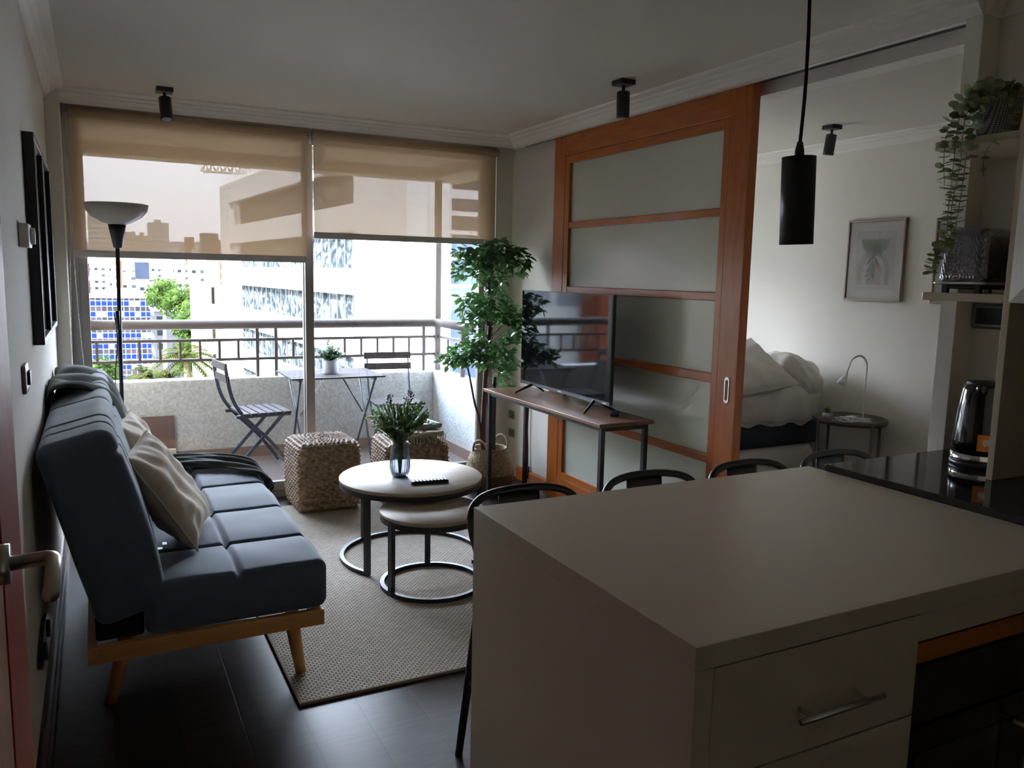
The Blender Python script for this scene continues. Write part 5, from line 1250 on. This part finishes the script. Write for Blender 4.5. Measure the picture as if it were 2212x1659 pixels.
zs = [GZ] + [z for b in reversed(bands) for z in b] + [9.55]
m = MB()
for i in range(0, len(zs), 2): m.box(0, 30, 0, 45.5, osh(zs[i]), osh(zs[i + 1]))
for a, b in bands: m.box(0, 30, 0, 7.77, osh(a), osh(b)); m.box(0, 30, 39.3, 45.5, osh(a), osh(b)); m.box(1.6, 30, 7.77, 39.3, osh(a), osh(b))
m.build('building_body', 'cladding2', ob)
for a, b in bands:
    f = MB().box(.55, 1.6, 7.78, 39.29, osh(a), osh(b)).build('window_band', 'bandglass', ob)
    mm = MB()
    for k in range(1, 21): mm.box(.48, .56, 7.78 + 1.5 * k - .04, 7.78 + 1.5 * k + .04, osh(a), osh(b))
    mm.build('mullions', 'mullion', f)
    MB().prism([(-.01, 39.3, osh(b)), (-.01, 41.6, osh(b)), (-.01, 39.9, osh(b) - .8)], (.02, 0, 0)).build('corner_notch', 'mullion', ob)
for a, b in ((.97, 2.28), (2.5, 3.62), (3.86, 4.6), (4.86, 5.5), (6.0, 8.6), (-1.0, .78), (-4.2, -1.4), (-8, -5)):
    MB().box(2.62, 11.0, -.03, .02, osh(a), osh(b)).build('front_window', 'bandglass2', ob)
m = MB().box(0, .15, 0, 45.5, osh(9.55), osh(9.75)).tube([(.2, 0, osh(10.35)), (.2, 45.4, osh(10.35))], .05, 6)
for k in range(46): m.box(.15, .25, k * 1.0, k * 1.0 + .08, osh(9.7), osh(10.35))
m.build('roof_railing', 'white', ob)

MT['slit'] = facade_mat('cream_slit_facade', (.16, .14, .10), [(.010, .008, .006), (.020, .016, .010)], 1.5, 3.6, .40, .22)
o = MB().box(10.1, 15.5, 88, 104, GZ, -.3).build('cream_office_wing', 'slit', loc=(12, 95, GZ)); tag(o, 'cream building with narrow slit windows beyond the white office building', 'building')

def alt_facade():
    m, nt, N, L, out = node_mat('blue_panel_facade')
    b = N.new('ShaderNodeBsdfPrincipled'); L.new(b.outputs[0], out.inputs[0]); b.inputs['Roughness'].default_value = .9; b.inputs['Specular IOR Level'].default_value = 0
    tc = N.new('ShaderNodeTexCoord'); sp = N.new('ShaderNodeSeparateXYZ'); L.new(tc.outputs['Object'], sp.inputs[0])
    def mth(op, a, bb=None):
        n = N.new('ShaderNodeMath'); n.operation = op
        for i, v in enumerate((a, bb)):
            if v is None: continue
            if isinstance(v, (int, float)): n.inputs[i].default_value = v
            else: L.new(v, n.inputs[i])
        return n.outputs[0]
    u = mth('DIVIDE', mth('ADD', sp.outputs['X'], sp.outputs['Y']), 1.25); v = mth('DIVIDE', sp.outputs['Z'], 1.33)
    fu, fv = mth('FRACT', u), mth('FRACT', v)
    msk = mth('MULTIPLY', mth('MULTIPLY', mth('GREATER_THAN', fu, .07), mth('LESS_THAN', fu, .93)), mth('MULTIPLY', mth('GREATER_THAN', fv, .06), mth('LESS_THAN', fv, .92)))
    cb = N.new('ShaderNodeCombineXYZ'); L.new(mth('FLOOR', u), cb.inputs[0]); L.new(mth('FLOOR', v), cb.inputs[1])
    wn_ = N.new('ShaderNodeTexWhiteNoise'); wn_.noise_dimensions = '2D'; L.new(cb.outputs[0], wn_.inputs['Vector'])
    def ramp(cs, pos):
        r = N.new('ShaderNodeValToRGB'); r.color_ramp.interpolation = 'CONSTANT'; L.new(wn_.outputs[0], r.inputs[0])
        r.color_ramp.elements[0].color = (*cs[0], 1); r.color_ramp.elements[1].position = pos; r.color_ramp.elements[1].color = (*cs[1], 1); return r.outputs[0]
    A = ramp([(.0045, .010, .050), (.10, .082, .050)], .74); B = ramp([(.012, .012, .014), (.022, .017, .020)], .5)
    par = mth('GREATER_THAN', mth('FRACT', mth('DIVIDE', mth('FLOOR', v), 2.0)), .25)
    mx = N.new('ShaderNodeMix'); mx.data_type = 'RGBA'; L.new(par, mx.inputs[0]); L.new(B, mx.inputs[6]); L.new(A, mx.inputs[7])
    m2 = N.new('ShaderNodeMix'); m2.data_type = 'RGBA'; L.new(msk, m2.inputs[0]); m2.inputs[6].default_value = (.085, .084, .09, 1); L.new(mx.outputs[2], m2.inputs[7])
    L.new(m2.outputs[2], b.inputs['Base Color']); return m
MT['bluepanel'] = alt_facade()
t = thing('blue_panel_block', 'white office block with a grid of bright blue panels far below the window', 'building', (5, 224, GZ))
t.rotation_euler.z = math.radians(-5)
WLOC[t.name] = Vector((0, 0, 0))
MB().box(-8.75, 8.75, 0, 14, 0, 21.95).build('building_body', 'bluepanel', t)
MB().box(-8.95, 8.95, -.2, 14.2, 21.95, 22.6).box(-3, 4, 3, 10, 22.6, 24.2).build('roof', 'cladding', t)
MB().box(-10.9, -8.76, .5, 14, 0, 22.4).build('side_wall', 'cladding', t)

FM = {'E': facade_mat('white_apartment_facade', (.26, .255, .25), [(.011, .012, .013), (.022, .022, .023), (.18, .18, .18)], 3.0, 3.0, .25, .30),
      'A': facade_mat('banded_tower_facade', (.24, .235, .215), [(.10, .105, .11), (.14, .14, .13)], 6.0, 3.3, .04, .30),
      'B': facade_mat('grey_tower_facade', (.19, .18, .175), [(.09, .09, .10), (.11, .11, .11)], 3.0, 3.2, .15, .25),
      'C': facade_mat('pale_tower_facade', (.26, .255, .24), [(.11, .12, .12), (.16, .16, .15)], 4.2, 3.3, .12, .22),
      'D': facade_mat('sand_tower_facade', (.20, .18, .16), [(.11, .10, .095), (.13, .12, .11)], 3.4, 3.2, .2, .25),
      'O': facade_mat('orange_facade', (.085, .026, .014), [(.10, .05, .03), (.04, .016, .010)], 4.0, 3.0, .2, .3),
      'K': facade_mat('dark_glass_facade', (.022, .019, .024), [(.014, .014, .019), (.032, .025, .030)], 2.0, 3.6, .04, .1),
      'R': facade_mat('rose_brick_facade', (.030, .014, .017), [(.012, .008, .010), (.06, .04, .04)], 2.2, 2.4, .15, .18),
      'G': facade_mat('grey_blue_facade', (.017, .020, .028), [(.016, .019, .026), (.018, .021, .029)], 30, 30, .02, .02)}
far = [(-2.3, 19.4, 596.9, 36.4, 'A', 'tall pale banded tower on the skyline behind the floor lamp shade'), (17.0, 23.1, 539.5, 22.7, 'B', 'grey tower on the skyline just right of the floor lamp neck'),
 (34.9, 48.0, 622.6, 33.0, 'C', 'pale tower with vertical strips standing alone on the skyline'), (29.0, 37.6, 669.9, 25.5, 'D', 'sand coloured tower behind, left of the lone pale tower'),
 (33.7, 40.7, 438.1, 10.6, 'E', 'low white apartment block right of the lone pale tower'), (65.5, 72.0, 696.6, 26.4, 'O', 'small orange tower on the skyline'),
 (66.6, 76.1, 649.3, 17.2, 'E', 'low pale block right beside the orange skyline tower'), (62.9, 72.9, 561.5, 24.6, 'K', 'dark glass tower on the skyline beside the white office building'),
 (69.4, 74.5, 534.6, 19.7, 'O', 'orange block squeezed between dark tower and white office building'), (-7.3, -2.5, 516.8, 15.7, 'E', 'white block at the left edge of the skyline'),
 (-4.6, -1.5, 343.2, 2.8, 'R', 'rose brick building at the left window edge above the blue panels'), (-1.9, 6.7, 432.9, 5.0, 'E', 'white apartment block above and behind the blue panelled block'),
 (5.7, 8.4, 371.9, 2.5, 'E', 'narrow white block just left of the red-orange slab'), (7.9, 10.0, 359.7, 4.3, 'O', 'narrow red-orange slab behind the floor lamp pole'),
 (9.4, 13.6, 335.6, .3, 'E', 'white stepped block right of the floor lamp pole'), (16.5, 22.2, 400.6, 4.0, 'G', 'plain grey blue block above the tree tops'),
 (25.8, 32.1, 463.7, 2.4, 'E', 'white block beyond the nearer green trees'), (34.5, 40.9, 493.9, 6.5, 'D', 'sand coloured block above the green trees'),
 (30.8, 36.4, 370.4, 3.1, 'E', 'white block behind the right hand tree top'), (31.9, 37.4, 324.8, 5.7, 'E', 'white apartment block left of the cream wing'),
 (32.4, 36.4, 279.0, 4.7, 'A', 'banded white block next to the cream slit-window wing'), (12.8, 18.7, 300.0, -2.4, 'E', 'white low block behind the street trees'),
 (21.0, 25.9, 227.0, -4.2, 'E', 'white block partly hidden by the right hand tree'), (-4.0, -2.3, 273.5, -5.3, 'E', 'white block beside the blue panels at the window edge')]
for a, b, y, z, k, lab in far:
    o = MB().box(a, b, y, y + (b - a) * .9 + 4, GZ, z)
    if k in 'ACDE' and z > 3: o.box(a + (b - a) * .3, a + (b - a) * .65, y + 2, y + 5, z, z + 2.2)
    tag(o.build('distant_building', FM[k], loc=((a + b) / 2, y, GZ)), lab, 'building', 'distant buildings of the city')
t = thing('apartment_house', 'white and grey apartment house right of the blue panelled block', 'building', (13.5, 186, GZ))
MB().box(10.9, 16.6, 186, 200, GZ, -7.2).build('building_body', facade_mat('grey_apartment_facade', (.032, .032, .034), [(.007, .0075, .008), (.013, .013, .014)], 3.0, 2.9, .28, .30), t)
MB().box(13.2, 16.0, 187, 199, -7.2, -5.4).box(10.7, 16.8, 185.8, 200.2, -7.5, -7.15).build('roof', 'cladding', t)
o = MB().box(-44, -17, 50, 66, GZ, 12).build('mirrored_apartment_block', FM['A'], loc=(-30, 50, GZ)); tag(o, 'pale banded apartment block far to the left, seen mirrored in the television', 'building')
o = MB().box(-29, -26, 47, 49.5, GZ, 16).build('mirrored_brick_tower', FM['O'], loc=(-27, 48, GZ)); tag(o, 'slim orange tower far to the left, seen mirrored in the television', 'building')
rnd = random.Random(31)
placed = [(a_ - 2, b_ + 2, y_ - 2, y_ + (b_ - a_) * .9 + 7) for a_, b_, y_, z_, k_, l_ in far] + [(-14, 20, 205, 250), (8, 19, 180, 205)]
where = ['left of the blue panelled block', 'above the blue panelled block', 'above the street trees', 'towards the cream wing']
tone = {'E': 'white', 'C': 'pale', 'D': 'sand coloured', 'R': 'rose brick'}
n_b = 0; tries = 0
while n_b < 12 and tries < 4000:
    tries += 1
    y = rnd.uniform(235, 500); x = y * rnd.uniform(-.012, .112); w = rnd.uniform(6, 13)
    q = (x - w / 2 - 1, x + w / 2 + 1, y - 1, y + w + 1)
    if any(q[0] < p[1] and q[1] > p[0] and q[2] < p[3] and q[3] > p[2] for p in placed): continue
    placed.append(q); n_b += 1
    z = GZ + rnd.uniform(9, 20); k = rnd.choice('EEECDER'); a_ = x / y
    wh = where[0] if a_ < 0 else where[1] if a_ < .05 else where[2] if a_ < .085 else where[3]
    o = MB().box(x - w / 2, x + w / 2, y, y + w, GZ, z).build('low_city_block', FM[k], loc=(x, y, GZ))
    tag(o, tone[k] + ' low rise block in the crowded city ' + wh, 'building', 'low blocks ' + tone[k] + ' ' + wh)
# hills
def ridge(u, v):
    x = -1500 + 5500 * u
    h_ = (150 + 60 * noise.noise(Vector((u * 9, 0, 0))) + 18 * noise.noise(Vector((u * 40, 0, 3)))) * math.sin(PI * min(1, v * 1.0) * .5 + 0) if v < 1 else 0
    return (x, 4300 + 900 * v, GZ + max(0, (150 + 60 * noise.noise(Vector((u * 9, 0, 0))) + 22 * noise.noise(Vector((u * 40, v * 5, 3)))) * math.sin(PI * v)))
o = MB().grid(ridge, 120, 12).build('hill_range', mat('haze_tinted_hill', (.045, .045, .06), .95), loc=(1000, 4700, GZ)); tag(o, 'low hill range along the horizon, mauve haze painted into its colour', 'hill')  # distance haze is put into the base colour, not modelled

# crane
t = thing('tower_crane', 'tower crane with lattice jib above the white office building', 'crane', (34, 122, GZ))
m = MB(); A0, A1 = Vector((14.9, 130.8, 15.9)), Vector((36, 121.5, 15.2)); n_ = 22; up_ = Vector((0, 0, 1.1)); sd = (A1 - A0).cross(Vector((0, 0, 1))).normalized() * .5
for o_ in (sd, -sd, up_): m.tube([A0 + o_ * (1 if o_ is not up_ else 1), A1 + o_], .13, 5)
for i in range(n_):
    p, q = A0.lerp(A1, i / n_), A0.lerp(A1, (i + .5) / n_); r_ = A0.lerp(A1, (i + 1) / n_)
    for s_ in (sd, -sd): m.tube([p + s_, q + up_, r_ + s_], .09, 4)
m.build('jib', mat('crane_yellow', (.42, .36, .26), .6), t)
m = MB()
for dx, dy in ((-.6, -.6), (.6, -.6), (.6, .6), (-.6, .6)): m.tube([(34 + dx, 122.3 + dy, GZ), (34 + dx, 122.3 + dy, 18)], .08, 5)
for i in range(23): 
    z = GZ + i * 2
    m.tube([(33.4, 121.7, z), (34.6, 121.7, z + 2)], .05, 4); m.tube([(33.4, 122.9, z), (33.4, 121.7, z + 2)], .05, 4)
m.build('mast', mat('crane_mast', (.42, .36, .26), .6), t)

# trees
MT['treeleaf'] = foliage_mat('street_tree_leaf', (.014, .026, .006), (.040, .060, .014), .8, .25, .9, 0)
MT['palm'] = foliage_mat('palm_leaf', (.016, .020, .005), (.036, .040, .011), .8, .25, .9, 0)
def tree(label, x, y, top, r, seed):
    rnd = random.Random(seed); t = thing('street_tree', label, 'tree', (x, y, GZ), 'street trees below the balcony')
    MB().tube([(x, y, GZ), (x + .3, y, top - r * 1.3)], [.45, .22], 8).build('trunk', 'bark', t)
    m = MB()
    cs = [(Vector((x + rnd.gauss(0, r * .42), y + rnd.gauss(0, r * .4), top - r * .9 + rnd.uniform(-.9, .55) * r)), r * rnd.uniform(.28, .48)) for _ in range(16)]
    for c_, rr in cs:
        m.ico(c_, rr * .8, 1, .15)
        for k in range(170):
            d = Vector((rnd.gauss(0, 1), rnd.gauss(0, 1), rnd.gauss(0, 1))).normalized(); m.leaf(c_ + d * rr * rnd.uniform(.75, 1.1), d + Vector((0, 0, -.3)), (rnd.gauss(0, 1), rnd.gauss(0, 1), 1), r * .13, r * .09)
    m.build('crown', 'treeleaf', t)
tree('rounded green street tree left of two, beside the grey apartment house', 11.0, 163, -.2, 3.0, 1)
tree('bright green street tree right of the two tall ones', 13.7, 150, -.4, 3.4, 2)
tree('green street tree in front of the cream slit-window wing', 11.8, 115, -3.2, 2.7, 3)
tree('lower green street tree beneath the other one by the cream wing', 11.3, 110, -7.0, 3.0, 4)
tree('spreading green tree in front of the blue panelled block', .6, 120, -10.4, 2.2, 5)
def palm(label, x, y, zc, r, seed):
    rnd = random.Random(seed); t = thing('palm_tree', label, 'tree', (x, y, GZ), 'palm trees below the balcony')
    MB().tube([(x, y, GZ), (x + .1, y, zc)], [.4, .3], 8).build('trunk', 'bark', t)
    m = MB()
    for k in range(46):
        a = rnd.uniform(0, 2 * PI); el = rnd.uniform(-.5, 1.3); d = Vector((math.cos(a) * math.cos(el), math.sin(a) * math.cos(el), math.sin(el)))
        pts = [Vector((x, y, zc)) + d * r * s_ - Vector((0, 0, .55 * r * s_ * s_)) for s_ in [i / 7 for i in range(8)]]
        m.tube(pts, .03, 4)
        w = d.cross(Vector((0, 0, 1))).normalized() if abs(d.z) < .99 else Vector((1, 0, 0))
        for i in range(1, 8):
            for s_ in (1, -1):
                for q in (0, .5): m.leaf(pts[i - 1].lerp(pts[i], q), w * s_ + (pts[i] - pts[i - 1]).normalized() * .7 - Vector((0, 0, .35)), (0, 0, 1), r * .26 * (1.1 - i * .09), r * .035, .3, .2)
    m.build('fronds', 'palm', t)
palm('tall date palm with hanging fronds below the balcony railing', 7.3, 80.5, -6.6, 2.9, 1)
palm('low fan of palm fronds directly right of the floor lamp pole', 3.7, 76.5, -7.9, 2.3, 2)
palm('palm crown between the other two palms just over the parapet', 5.1, 69.0, -7.3, 2.0, 3)
m = MB(); rnd = random.Random(8)
for k in range(1500): m.leaf((rnd.uniform(8.6, 10.9), rnd.uniform(68, 82), -9.4 + rnd.uniform(-1.2, .5)), (rnd.gauss(0, 1), rnd.gauss(0, 1), rnd.gauss(0, 1)), (0, 0, 1), .5, .3)
tag(m.build('hedge', 'treeleaf', loc=(8, 76, -10)), 'bright green hedge tops right under the parapet line', 'hedge', kind='stuff')
